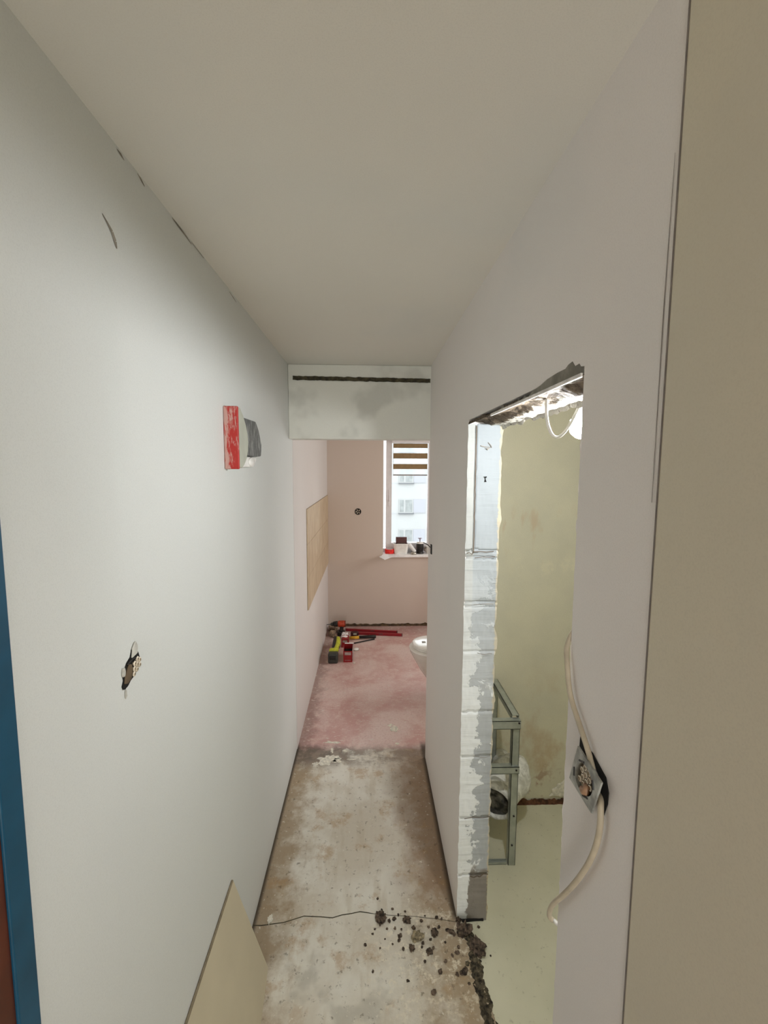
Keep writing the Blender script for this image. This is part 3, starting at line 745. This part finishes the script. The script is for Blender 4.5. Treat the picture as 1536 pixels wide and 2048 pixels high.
# ------------------------------------------------------------------ bathroom things
fr = thing('stud_frame', 'galvanised metal stud frame standing on the bathroom floor', 'metal frame', (.62, 2.1, -.006))
def chan(name, a, b, wdir, w_=.042, d=.030):
    """open metal channel from a to b; web across wdir"""
    a, b = Vector(a), Vector(b); t = (b - a).normalized(); u = Vector(wdir).normalized(); n = t.cross(u)
    k = MB(); th = .0022
    for (o0, o1, p0, p1) in ((-w_ / 2, w_ / 2, -d / 2, -d / 2 + th), (-w_ / 2, -w_ / 2 + th, -d / 2, d / 2), (w_ / 2 - th, w_ / 2, -d / 2, d / 2)):
        vs = [k.b.verts.new(e + u * p + n * q) for e in (a, b) for p in (o0, o1) for q in (p0, p1)]
        for f in ((0, 1, 3, 2), (4, 6, 7, 5), (0, 4, 5, 1), (2, 3, 7, 6), (0, 2, 6, 4), (1, 5, 7, 3)): k.b.faces.new([vs[i] for i in f])
    return k.build(name, M['steel'], fr)
px, yf, yb_, zt_ = .690, 1.960, 2.315, .735
chan('post', (px, yf, -.006), (px, yf, zt_ - .004), (1, 0, 0), .034, .030)
chan('post', (px, yb_, .0), (px, yb_, zt_), (1, 0, 0), .034, .030)
chan('post', (.525, yf, -.006), (.525, yf, zt_), (1, 0, 0), .034, .030)
chan('post', (.562, yb_, 0), (.562, yb_, zt_), (1, 0, 0), .034, .030)
chan('rail', (.506, yf - .012, .712), (px + .017, yf - .012, .712), (0, 0, -1), .040, .030)
chan('rail', (.506, yf - .012, .488), (px + .017, yf - .012, .488), (0, 0, -1), .034, .030)
chan('rail', (px, yf, zt_ - .003), (px, yb_, zt_ - .003), (1, 0, 0), .034, .026)
chan('rail', (.506, yb_, zt_ - .01), (px, yb_, zt_ - .01), (0, 0, 1), .036, .026)
chan('rail', (.506, yb_, .49), (px, yb_, .49), (0, 0, 1), .034, .026)
chan('floor_rail', (.506, yf, .000), (px - .02, yf, .000), (0, 1, 0), .020, .012)
for x, y, z in ((px + .008, yf - .0285, .722), (px + .002, yf - .0285, .490), (px + .002, yf - .0165, .25), (px - .002, yf - .0165, .10)):
    MB().lathe([(.0045, 0), (.0045, .002), (.0002, .0025)], Matrix.Translation((x, y, z)) @ Matrix.Rotation(PI / 2, 4, 'X'), 10).build('screw', M['black'], fr)

dp = thing('drain_pipe', 'drain pipe stub wrapped in crumpled white film behind the metal frame', 'pipe', (.72, 2.1, 0))
def pipe():
    k = MB(); P = [(x, y + .035, z + .012) for x, y, z in ((.635, 2.03, .245), (.66, 2.06, .252), (.70, 2.10, .262), (.75, 2.14, .268), (.80, 2.16, .270), (.835, 2.165, .270), (.852, 2.165, .270))]
    Rr = [.097, .104, .102, .106, .100, .078, .034]
    k.tube(P, Rr, 28, 2)
    for v in k.b.verts: v.co += v.co.normalized() * 0 + Vector((1, 1, 1)) * .006 * noise.fractal(v.co * 18, 1, 2, 3)
    return k
pipe().build('wrapped_body', M['film'], dp, True)
k = MB(); d_ = Vector((-.55, -.82, -.12)).normalized(); R_ = Vector((0, 0, 1)).rotation_difference(d_).to_matrix().to_4x4()
MT = Matrix.Translation((.634, 2.055, .256)) @ R_ @ Matrix.Scale(1.13, 4)
k.lathe([(.088, -.02), (.090, .018), (.078, .030), (.070, .022), (.062, -.004)], MT, 28)
for v in k.b.verts: v.co += Vector((1, 1, 1)) * .004 * noise.fractal(v.co * 22, 1, 2, 3)
k.build('pipe_mouth', M['film'], dp, True)
k = MB().lathe([(.0002, .020), (.035, .021), (.068, .018), (.0002, .016)], MT, 20)
for v in k.b.verts: v.co += d_ * .006 * noise.fractal(v.co * 30, 1, 2, 3)
k.build('film_cover', simple('grey_film', rgb(112, 108, 98), .4, var=.5, scale=22, bump=.6), dp, True)
MB().tube([(.74, 2.15, .272), (.74, 2.24, .272), (.74, 2.345, .272)], [.06, .055, .055], 20, 1).build('outlet', M['film'], dp, True)
MB().tube([(.545, 2.2, .50), (.585, 2.16, .40), (.60, 2.13, .31)], [.018, .018, .022], 12, 1).build('inlet_hose', M['darkgrey'], dp, True)

# ------------------------------------------------------------------ rubble at the doorway
big = [((.055, 1.700), (.026, .033, .022), 'largest dark mortar clod, lying on the floor crack left of the others'),
       ((.163, 1.690), (.024, .020, .020), 'jagged dark mortar clod just right of the largest clod on the concrete'),
       ((.200, 1.622), (.036, .030, .020), 'crumbled grey-brown mortar lump in the middle of the clod scatter'),
       ((.272, 1.635), (.022, .026, .020), 'twin-topped brown mortar clod nearest the doorway foot among the scatter'),
       ((.174, 1.580), (.016, .018, .016), 'round brown mortar pebble below the crumbled grey-brown lump'),
       ((.243, 1.566), (.020, .018, .015), 'triangular reddish brown mortar chip lowest in the clod scatter'),
       ((.393, 1.636), (.038, .026, .030), 'big dark clod at the foot of the torn door jamb'),
       ((.380, 1.682), (.014, .010, .014), 'small brown knob of mortar stuck at the bottom corner of the door jamb'),
       ((.435, 1.575), (.036, .040, .026), 'broad dark clod spilling onto the green-grey bathroom floor')]
for i, ((x, y), r, lab) in enumerate(big):
    r = tuple(v * (.62 if 0 < i < 6 else .78) for v in r); o = MB().blob((x, y, -.001 if x < .42 else -.006), r, i + 1, .75, 2.0, 3).build('mortar_clod', M['claygrey' if i == 2 else 'clod'])
    tag(o, lab, 'rubble')
protos = []
for i in range(5):
    o = MB().blob((0, 0, 0), (.008, .007, .006), i + 40, .6, 1.8, 2).build('mortar_crumb', M['clod']); protos.append(o)
small = [(.207, 1.613, 1.2), (.253, 1.612, .8), (.139, 1.655, .7), (.126, 1.612, .8), (.111, 1.70, .8), (.106, 1.742, .6), (.13, 1.63, .9), (.243, 1.709, .6), (.291, 1.699, .9), (.310, 1.692, .8), (.251, 1.661, .6), (.225, 1.687, .7), (.328, 1.645, .9), (.343, 1.638, 1.0), (.352, 1.630, 1.1), (.221, 1.532, .8), (.274, 1.495, 1.3), (.337, 1.484, 1.3), (.352, 1.488, 1.2), (.367, 1.494, 1.3), (.374, 1.454, .7), (.043, 1.790, .6), (.02, 1.642, .6), (.049, 1.586, .6), (.112, 1.659, .7), (.09, 1.69, .8), (.13, 1.715, .7), (-.01, 1.60, .5), (.07, 1.62, .5), (.03, 1.66, .4), (.10, 1.60, .5), (.19, 1.66, .7), (.295, 1.66, .7), (.31, 1.60, .6), (.36, 1.58, 1.0), (.35, 1.56, .8), (.14, 1.58, .5), (.22, 1.60, .9), (.215, 1.585, .7), (.30, 1.53, .6), (.33, 1.55, .6), (.24, 1.43, .9), (.06, 1.74, .5), (.16, 1.73, .5), (.08, 1.66, .5), (.26, 1.58, .6), (.02, 1.505, .7), (.15, 1.47, .6), (.46, 1.66, .6), (.48, 1.55, .5)]
for i, (x, y, s) in enumerate(small):
    src = protos[i % 5]
    o = src if i < 5 else src.copy()
    if i >= 5: COL.objects.link(o)
    o.location = (x, y, 0 if x < .41 else -.006); o.rotation_euler = (0, 0, i * 1.7); sc = s * random.uniform(.85, 1.25)
    o.scale = (sc * random.uniform(.7, 1.4), sc * random.uniform(.8, 1.3), sc)
    tag(o, 'small dark mortar crumb strewn on the concrete by the bathroom doorway', 'rubble', 'mortar crumbs by the bathroom doorway')
# ragged bank of dark dirt where the slab ends against the new screed
dr = MB()
spine = [(.395, 1.66), (.405, 1.62), (.418, 1.58), (.415, 1.53), (.405, 1.48), (.412, 1.43), (.412, 1.38), (.418, 1.33), (.43, 1.25)]
def bank(u, v):
    t = u * (len(spine) - 1.0001); a = int(t); f = t - a
    cx = spine[a][0] * (1 - f) + spine[a + 1][0] * f; y = spine[a][1] * (1 - f) + spine[a + 1][1] * f
    n1 = noise.fractal(Vector((y * 26, v * 1.5, 4)), 1, 2, 4); n2 = noise.fractal(Vector((v * 9, y * 70, 1)), 1, 2, 4)
    w_ = .025 * (1 + .8 * n1)
    e = 1 - (2 * v - 1) ** 2
    return (cx + (v - .5) * 2 * w_ + .004 * n2, y + .004 * n1, -.006 + e * (.012 + .010 * n2))
dr.grid(bank, 150, 12)
for i in range(34):
    t = random.random() * (len(spine) - 1.001); a = int(t); f = t - a
    x = spine[a][0] * (1 - f) + spine[a + 1][0] * f + random.gauss(0, .010); y = spine[a][1] * (1 - f) + spine[a + 1][1] * f
    s = random.uniform(.004, .010)
    dr.blob((x, y, -.003), (s, s * random.uniform(.8, 1.6), s * .6), i, .6, 1.9, 2)
tag(dr.build('dirt_bank', M['dirt']), 'ragged strip of dark crumbly dirt along the edge of the bathroom screed', 'dirt', None, 'stuff')
struct(MB().tube([(.395, 1.684, .0), (.43, 1.688, -.002), (.47, 1.690, -.002), (.487, 1.690, -.003)], [.006, .005, .005, .006], 8, 1).build('trim_8', M['dark']))

# ------------------------------------------------------------------ toilet in the kitchen
to = thing('toilet', 'white toilet with closed lid half hidden behind the right wall', 'toilet', (.66, 3.53, 0))
def ring(xf, xb, hw, z, n=40):
    r = []
    for i in range(n):
        a = 2 * PI * i / n; c, s = math.cos(a), math.sin(a)
        xm = (xf + xb) / 2; rx = (xb - xf) / 2
        r.append((xm - rx * (abs(c) ** .85) * (1 if c > 0 else -1), 3.53 + hw * (abs(s) ** .9) * (1 if s > 0 else -1), z))
    return r
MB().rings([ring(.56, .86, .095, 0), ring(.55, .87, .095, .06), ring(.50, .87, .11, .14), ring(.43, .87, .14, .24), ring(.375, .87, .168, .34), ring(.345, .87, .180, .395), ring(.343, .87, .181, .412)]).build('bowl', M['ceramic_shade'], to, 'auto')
MB().rings([ring(.343, .84, .181, .4125), ring(.338, .84, .185, .418), ring(.338, .84, .185, .426), ring(.345, .84, .180, .431)]).build('rim', M['ceramic'], to, 'auto')
MB().rings([ring(.372, .83, .160, .4315), ring(.368, .83, .163, .436), ring(.368, .83, .163, .445), ring(.376, .83, .157, .448)]).build('seat', M['ceramic'], to, 'auto')
ld = MB().rings([ring(.366, .83, .164, .4485), ring(.363, .83, .166, .453), ring(.366, .83, .164, .464), ring(.39, .82, .145, .472), ring(.50, .75, .06, .474)]).build('lid', M['ceramic'], to, 'auto')
MB().box(.44, .470, 3.50, 3.53, .4738, .4752).build('sticker', M['scuff'], ld)
MB().rbox(.85, 1.02, 3.36, 3.70, .38, .76, .02, 3).build('tank', M['ceramic'], to, 'auto')

# ------------------------------------------------------------------ tools in the kitchen corner
dl = thing('cordless_drill', 'orange and black cordless drill standing in the kitchen corner', 'drill', (-.32, 4.93, 0))
MX = Matrix.Translation((0, 4.93, .125)) @ Matrix.Rotation(PI / 2, 4, 'Y')
MB().lathe([(.0002, -.345), (.030, -.342), (.036, -.33), (.037, -.28), (.034, -.255), (.0002, -.254)], Matrix.Translation((0, 4.93, .125)) @ Matrix.Rotation(PI / 2, 4, 'Y'), 20).build('motor_housing', M['orange'], dl, True)
MB().lathe([(.0002, -.400), (.018, -.399), (.027, -.388), (.032, -.360), (.033, -.346), (.0002, -.3455)], Matrix.Translation((0, 4.93, .125)) @ Matrix.Rotation(PI / 2, 4, 'Y') @ Matrix.Translation((0, 0, .0)), 18).build('gearbox', M['black'], dl, True)
MB().tube([(-.395, 4.93, .122), (-.412, 4.93, .121), (-.424, 4.93, .120)], [.020, .019, .012], 14).build('chuck', M['darkgrey'], dl, True)
MB().tube([(-.424, 4.93, .120), (-.468, 4.93, .116)], .004, 8).build('bit', M['darkgrey'], dl, True)
MB().tube([(-.262, 4.93, .125), (-.256, 4.93, .125)], [.037, .036], 18).build('rear_cap', M['black'], dl, True)
MB().tube([(-.295, 4.925, .105), (-.300, 4.92, .07), (-.305, 4.915, .045)], [.024, .020, .022], 14, 1).build('grip', M['black'], dl, True)
MB().rbox(-.345, -.265, 4.87, 4.96, 0, .05, .008, 2).build('battery', M['black'], dl)

def level(label, a, b, hgt):
    a, b = Vector(a), Vector(b); o = thing('spirit_level', label, 'spirit level', tuple((a + b) / 2))
    d = b - a; L = d.length; an = math.atan2(d.y, d.x)
    T = Matrix.Translation(a) @ Matrix.Rotation(an, 4, 'Z')
    MB().rbox(0, L, -.011, .011, 0, hgt, .003, 2, T).build('bar', M['redmetal'], o)
    for x0 in (-.002, L - .008): MB().rbox(x0, x0 + .010, -.012, .012, 0, hgt + .001, .002, 1, T).build('end_cap', M['maroon'], o)
    MB().rbox(L * .48, L * .48 + .05, -.0125, .0125, hgt * .4, hgt * .8, .002, 1, T).build('vial', M['maroon'], o)
level('rear one of two long red levels on the pink floor near the far wall', (-.26, 5.045, 0), (.335, 4.955, 0), .028)
level('front one of two long red levels on the pink floor, reaching further right', (-.125, 4.925, 0), (.385, 4.862, 0), .030)

ch = thing('chisel', 'black-handled chisel with a yellow collar in front of the red levels', 'chisel', (-.07, 4.78, 0))
MB().tube([(-.10, 4.775, .026), (.03, 4.797, .024), (.085, 4.806, .022)], [.015, .017, .018], 12).build('handle', M['black'], ch, True)
MB().tube([(-.205, 4.758, .026), (-.10, 4.775, .026)], [.015, .0165], 12).build('yellow_collar', M['yellow'], ch, True)
MB().box(-.26, -.204, 4.735, 4.757, .016, .021).build('blade', M['silver'], ch)
tag(MB().tube([(-.15, 4.655, .008), (-.02, 4.72, .008), (.07, 4.765, .008)], .007, 8, 1).build('metal_rod', M['black'], None, True), 'thin black rod lying slanted between the chisel and the open red box', 'rod')

def redbox(label, x0, x1, y0, y1, h, opened, rot=0):
    o = thing('cardboard_box', label, 'box', ((x0 + x1) / 2, (y0 + y1) / 2, 0))
    t = .002; k = MB()
    k.box(x0, x1, y0, y0 + t, 0, h).box(x0, x1, y1 - t, y1, 0, h).box(x0, x0 + t, y0 + t, y1 - t, 0, h).box(x1 - t, x1, y0 + t, y1 - t, 0, h).box(x0 + t, x1 - t, y0 + t, y1 - t, 0, t)
    if not opened: k.box(x0, x1, y0, y1, h - t, h)
    k.build('carton', M['red'], o)
    MB().box(x0 + .012, x1 - .012, y0 - .0008, y0 - .0001, h * .64, h * .90).build('label_panel', M['greypaper'], o)
    q = MB()
    for i in range(6): q.box(x0 + .016 + i * .0095, x0 + .022 + i * .0095, y0 - .0008, y0 - .0001, h * .15, h * .20)
    q.build('small_print', M['greypaper'], o)
    if opened:
        MB().box(x0 + .003, x1 - .003, y0 + .003, y1 - .003, .004, h * .55).build('dark_inside', M['dark'], o)  # near-black block stands in for the shade inside the carton
        MB().box(x0 + .004, x1 + .004, y1 - .001, y1 + .018, h - .004, h + .004).build('flap', M['whitepaper'], o)
        MB().box(x1 - .001, x1 + .006, y0 + .002, y1, h * .1, h).build('side_flap', M['greypaper'], o)
    return o
redbox('open red cardboard box with its white flap folded back', -.240, -.153, 4.20, 4.385, .112, True)
redbox('closed red box with white top edge half hidden behind the lime tool', -.281, -.205, 4.56, 4.69, .085, False)
k = MB().blob((-.25, 4.64, .0855), (.034, .022, .008), 8, .5, 1.8, 2)
tag(k.build('paper_scrap', M['whitepaper']), 'white torn paper scrap on top of the closed red box', 'paper')

mt = thing('cordless_multitool', 'lime yellow and black cordless tool lying beside the open red box', 'power tool', (-.33, 4.35, 0))
MB().tube([(-.318, 4.60, .085), (-.312, 4.50, .085), (-.314, 4.40, .080), (-.324, 4.29, .075)], [.022, .027, .025, .030], 16, 1).build('body', M['lime'], mt, True)
MB().tube([(-.346, 4.61, .088), (-.343, 4.50, .090), (-.344, 4.40, .084), (-.348, 4.30, .080)], [.016, .022, .020, .020], 14, 1).build('grip', M['black'], mt, True)
MB().rbox(-.383, -.296, 4.245, 4.300, .012, .112, .016, 3).build('collar', M['lime'], mt, 'auto')
MB().rbox(-.388, -.291, 4.165, 4.246, 0, .098, .015, 3).build('battery', M['darkgrey'], mt, 'auto')
MB().rbox(-.372, -.312, 4.160, 4.166, .045, .080, .006, 2).build('battery_panel', M['black'], mt)
k = MB()
for i in range(3): k.tube([(-.294, 4.36 + i * .045, .092), (-.292, 4.375 + i * .045, .070)], .006, 6)
k.build('vents', M['black'], mt)

k = MB().blob((-.255, 4.80, .0), (.040, .030, .045), 5, .7, 1.9, 3)
tag(k.build('crumpled_bag', M['whitepaper']), 'crumpled white bag lying in front of the orange drill', 'bag')
for i, (x, y, r, lab) in enumerate((((-.405), 5.06, (.050, .045, .05), 'dusty beige work glove heaped in the corner under the drill bit'), (-.405, 4.885, (.034, .036, .045), 'dusty beige work glove lying against the drill battery'))):
    o = thing('work_glove', lab, 'glove', (x, y, 0))
    MB().blob((x, y, 0), r, i + 9, .6, 1.7, 3).build('palm', M['glove'], o, True)
    for j in range(4): MB().tube([(x + r[0] * .3, y - r[1] * .3 + j * .012, .03), (x + r[0] * .6 + .012 * j, y - r[1] - .010 * j, .024), (x + r[0] * .5 + .02 * j, y - r[1] - .035, .012)], [.011, .010, .008], 8, 1).build('finger', M['glove'], o, True)
tm = thing('tape_measure', 'dark red tape measure with a pale label between the drill and the levels', 'tape measure', (-.15, 4.865, 0))
MB().rbox(-.195, -.105, 4.845, 4.885, 0, .062, .018, 3).build('case', simple('dark_red_plastic', rgb(62, 14, 16), .5), tm, 'auto')
MB().rbox(-.165, -.128, 4.843, 4.846, .026, .046, .001, 1).build('case_label', M['greyplastic'], tm)
cp = thing('plastic_disc', 'round white plastic disc on the floor right of the open red box', 'disc', (-.128, 4.50, 0))
MB().lathe([(.0002, 0), (.032, 0), (.033, .004), (.030, .012), (.0002, .013)], Matrix.Translation((-.128, 4.50, 0)), 24).build('dome', M['whiteplastic'], cp, True)
MB().lathe([(.033, 0), (.036, .001), (.036, .007), (.033, .008)], Matrix.Translation((-.128, 4.50, 0)), 24).build('disc_rim', M['silver'], cp, True)
tag(MB().blob((.02, 4.84, 0), (.018, .012, .018), 77, .5, 1.7, 2).build('stone_chip', M['claygrey']), 'greenish grey crumb between the chisel handle and the front red level', 'debris')

# ------------------------------------------------------------------ things on the sill
ZS = .871
tr = thing('tape_roll', 'bright red roll of tape at the left end of the window sill', 'tape roll', (.255, 5.255, ZS))
MB().rings([[Vector((.255 + r * math.cos(2 * PI * a / 28), 5.255 + r * math.sin(2 * PI * a / 28), z)) for a in range(28)] for r, z in ((.053, ZS), (.054, ZS + .004), (.054, ZS + .050), (.053, ZS + .054), (.041, ZS + .054), (.041, ZS))], closed=True).build('tape', M['tape'], tr, 'auto')
MB().rings([[Vector((.255 + r * math.cos(2 * PI * a / 28), 5.255 + r * math.sin(2 * PI * a / 28), z)) for a in range(28)] for r, z in ((.0408, ZS), (.0408, ZS + .055), (.036, ZS + .055), (.036, ZS))], closed=True).build('core', M['whitepaper'], tr, 'auto')
tu = thing('plastic_tub', 'white square plastic tub on the window sill holding a brown carton', 'tub', (.388, 5.262, ZS))
k = MB(); sq = lambda r, z: [Vector((.388 + r * .086 * math.copysign(min(1, abs(math.cos(t)) * 1.25), math.cos(t)), 5.262 + r * .055 * math.copysign(min(1, abs(math.sin(t)) * 1.25), math.sin(t)), z)) for t in [2 * PI * a / 32 for a in range(32)]]
k.rings([sq(.82, ZS), sq(.9, ZS + .01), sq(1, ZS + .112), sq(1.03, ZS + .114), sq(1.03, ZS + .122), sq(.97, ZS + .122), sq(.86, ZS + .012)])
k.build('body', M['whiteplastic'], tu, 'auto')
k = MB().blob((.388, 5.25, ZS + .1185), (.05, .03, .006), 4, .5, 1.9, 2, False); k.build('crumpled_liner', M['silver'], tu)
bc = MB().rbox(.332, .462, 5.268, 5.305, ZS + .013, ZS + .192, .002, 1)
tag(bc.build('carton', M['maroon']), 'dark brown carton sticking up out of the white tub', 'box')
pt = thing('paper_tube', 'white paper roll leaning against the right side of the tub', 'paper roll', (.53, 5.25, ZS))
MB().tube([(.485, 5.232, ZS + .118), (.555, 5.232, ZS + .024)], [.022, .022], 16).build('sheet_roll', M['whitepaper'], pt, 'auto')
ti = thing('tin_lid', 'small oval silver tin lying on the window sill left of the black jar', 'tin', (.545, 5.195, ZS))
MB().lathe([(.0002, 0), (.034, 0), (.036, .005), (.033, .016), (.026, .026), (.0002, .028)], Matrix.Translation((.540, 5.197, ZS)), 24).build('shell', M['silver'], ti, True)
ja = thing('jar', 'black jar with a white lid on the window sill', 'jar', (.618, 5.255, ZS))
MJ = Matrix.Translation((.618, 5.255, ZS))
MB().lathe([(.0002, 0), (.046, 0), (.046, .008), (.034, .018), (.040, .035), (.044, .065), (.044, .105), (.040, .118), (.0002, .118)], MJ, 26).build('body', M['black'], ja, True)
MB().lathe([(.042, .1185), (.043, .122), (.041, .136), (.030, .142), (.0002, .143)], MJ, 26).build('lid', M['whiteplastic'], ja, True)
MB().lathe([(.008, .143), (.007, .158), (.012, .175), (.026, .180), (.026, .188), (.0002, .190)], MJ, 18).build('spout', simple('pale_lilac_plastic', rgb(196, 192, 214), .4), ja, True)
MB().rbox(.574, .5775, 5.235, 5.275, ZS + .045, ZS + .10, .001, 1).build('jar_label', M['greypaper'], ja)
cu_ = thing('mug', 'white mug at the right of the black jar, next to the wall', 'mug', (.715, 5.25, ZS))
MC = Matrix.Translation((.722, 5.25, ZS))
MB().lathe([(.0002, 0), (.026, 0), (.028, .006), (.036, .04), (.038, .088), (.035, .088), (.033, .04), (.0002, .008)], MC, 24).build('cup', M['ceramic'], cu_, True)
MB().tube([(.688, 5.245, ZS + .07), (.672, 5.24, ZS + .06), (.670, 5.24, ZS + .035), (.690, 5.245, ZS + .022)], .005, 8, 2).build('handle', M['glove'], cu_, True)
sh = MB(); vs = [sh.b.verts.new(p) for p in ((.124, 5.03, ZS + .003), (.186, 4.87, ZS + .001), (.343, 5.15, ZS + .002), (.300, 5.20, ZS + .002), (.19, 5.21, ZS + .002))]
sh.b.faces.new(vs); ex = bmesh.ops.extrude_face_region(sh.b, geom=sh.b.faces[:])
for v in [e for e in ex['geom'] if isinstance(e, bmesh.types.BMVert)]: v.co.z += .0012
tag(sh.build('paper_sheet', M['whitepaper']), 'white paper sheet jutting out over the left end of the window sill', 'paper')

# ------------------------------------------------------------------ light and sky
wd = bpy.data.worlds.new('overcast_sky'); S.world = wd; wd.use_nodes = True
bg = wd.node_tree.nodes['Background']; bg.inputs[0].default_value = (.93, .97, 1.0, 1); bg.inputs[1].default_value = 5.5
def area(name, loc, target, sx, sy, e, col=(1, 1, 1)):
    l = bpy.data.lights.new(name, 'AREA'); l.shape = 'RECTANGLE'; l.size = sx; l.size_y = sy; l.energy = e; l.color = col
    o = bpy.data.objects.new(name, l); COL.objects.link(o); o.location = loc
    o.rotation_euler = (Vector(target) - Vector(loc)).to_track_quat('-Z', 'Y').to_euler()
    return o
area('hall_back_fill', (-.2, -2.5, 1.1), (-.1, 2.0, 1.2), .5, 1.9, 35, (.98, 1.0, 1.0))  # unseen fill panel added behind the camera to light the corridor
area('hall_top_fill', (.6, -1.3, 2.46), (.6, -1.3, 0), .5, .5, 10, (1, .97, .92))  # added overhead fill with no fitting, lifts the near walls and ceiling
area('kitchen_side_fill', (2.36, 4.0, 1.5), (-.4, 3.9, .9), 1.5, 1.4, 38, (1, .99, .98))  # added fill panel to brighten the kitchen; the wall there is solid

# ------------------------------------------------------------------ camera
f_px, pitch, yaw, roll = 894.0, .100082, .0355, .004738
fwd = Vector((math.sin(yaw) * math.cos(pitch), math.cos(yaw) * math.cos(pitch), -math.sin(pitch)))
rt = Vector((math.cos(yaw), -math.sin(yaw), 0)); up = rt.cross(fwd)
c_, s_ = math.cos(roll), math.sin(roll)
rt2, up2 = rt * c_ + up * s_, up * c_ - rt * s_
cam = bpy.data.cameras.new('camera'); co = bpy.data.objects.new('camera', cam); COL.objects.link(co)
cam.sensor_fit = 'HORIZONTAL'; cam.sensor_width = 36.0; cam.lens = f_px * 36.0 / 1536.0; cam.clip_start = .02; cam.clip_end = 300
mw = Matrix((rt2, up2, -fwd)).transposed().to_4x4(); mw.translation = (0, 0, 1.895)
co.matrix_world = mw
S.camera = co
S.view_settings.view_transform = 'Standard'; S.view_settings.look = 'None'; S.view_settings.exposure = 0.10
S.cycles.max_bounces = 8; S.cycles.diffuse_bounces = 6; S.cycles.sample_clamp_indirect = 6.0
S.cycles.caustics_reflective = False; S.cycles.caustics_refractive = False
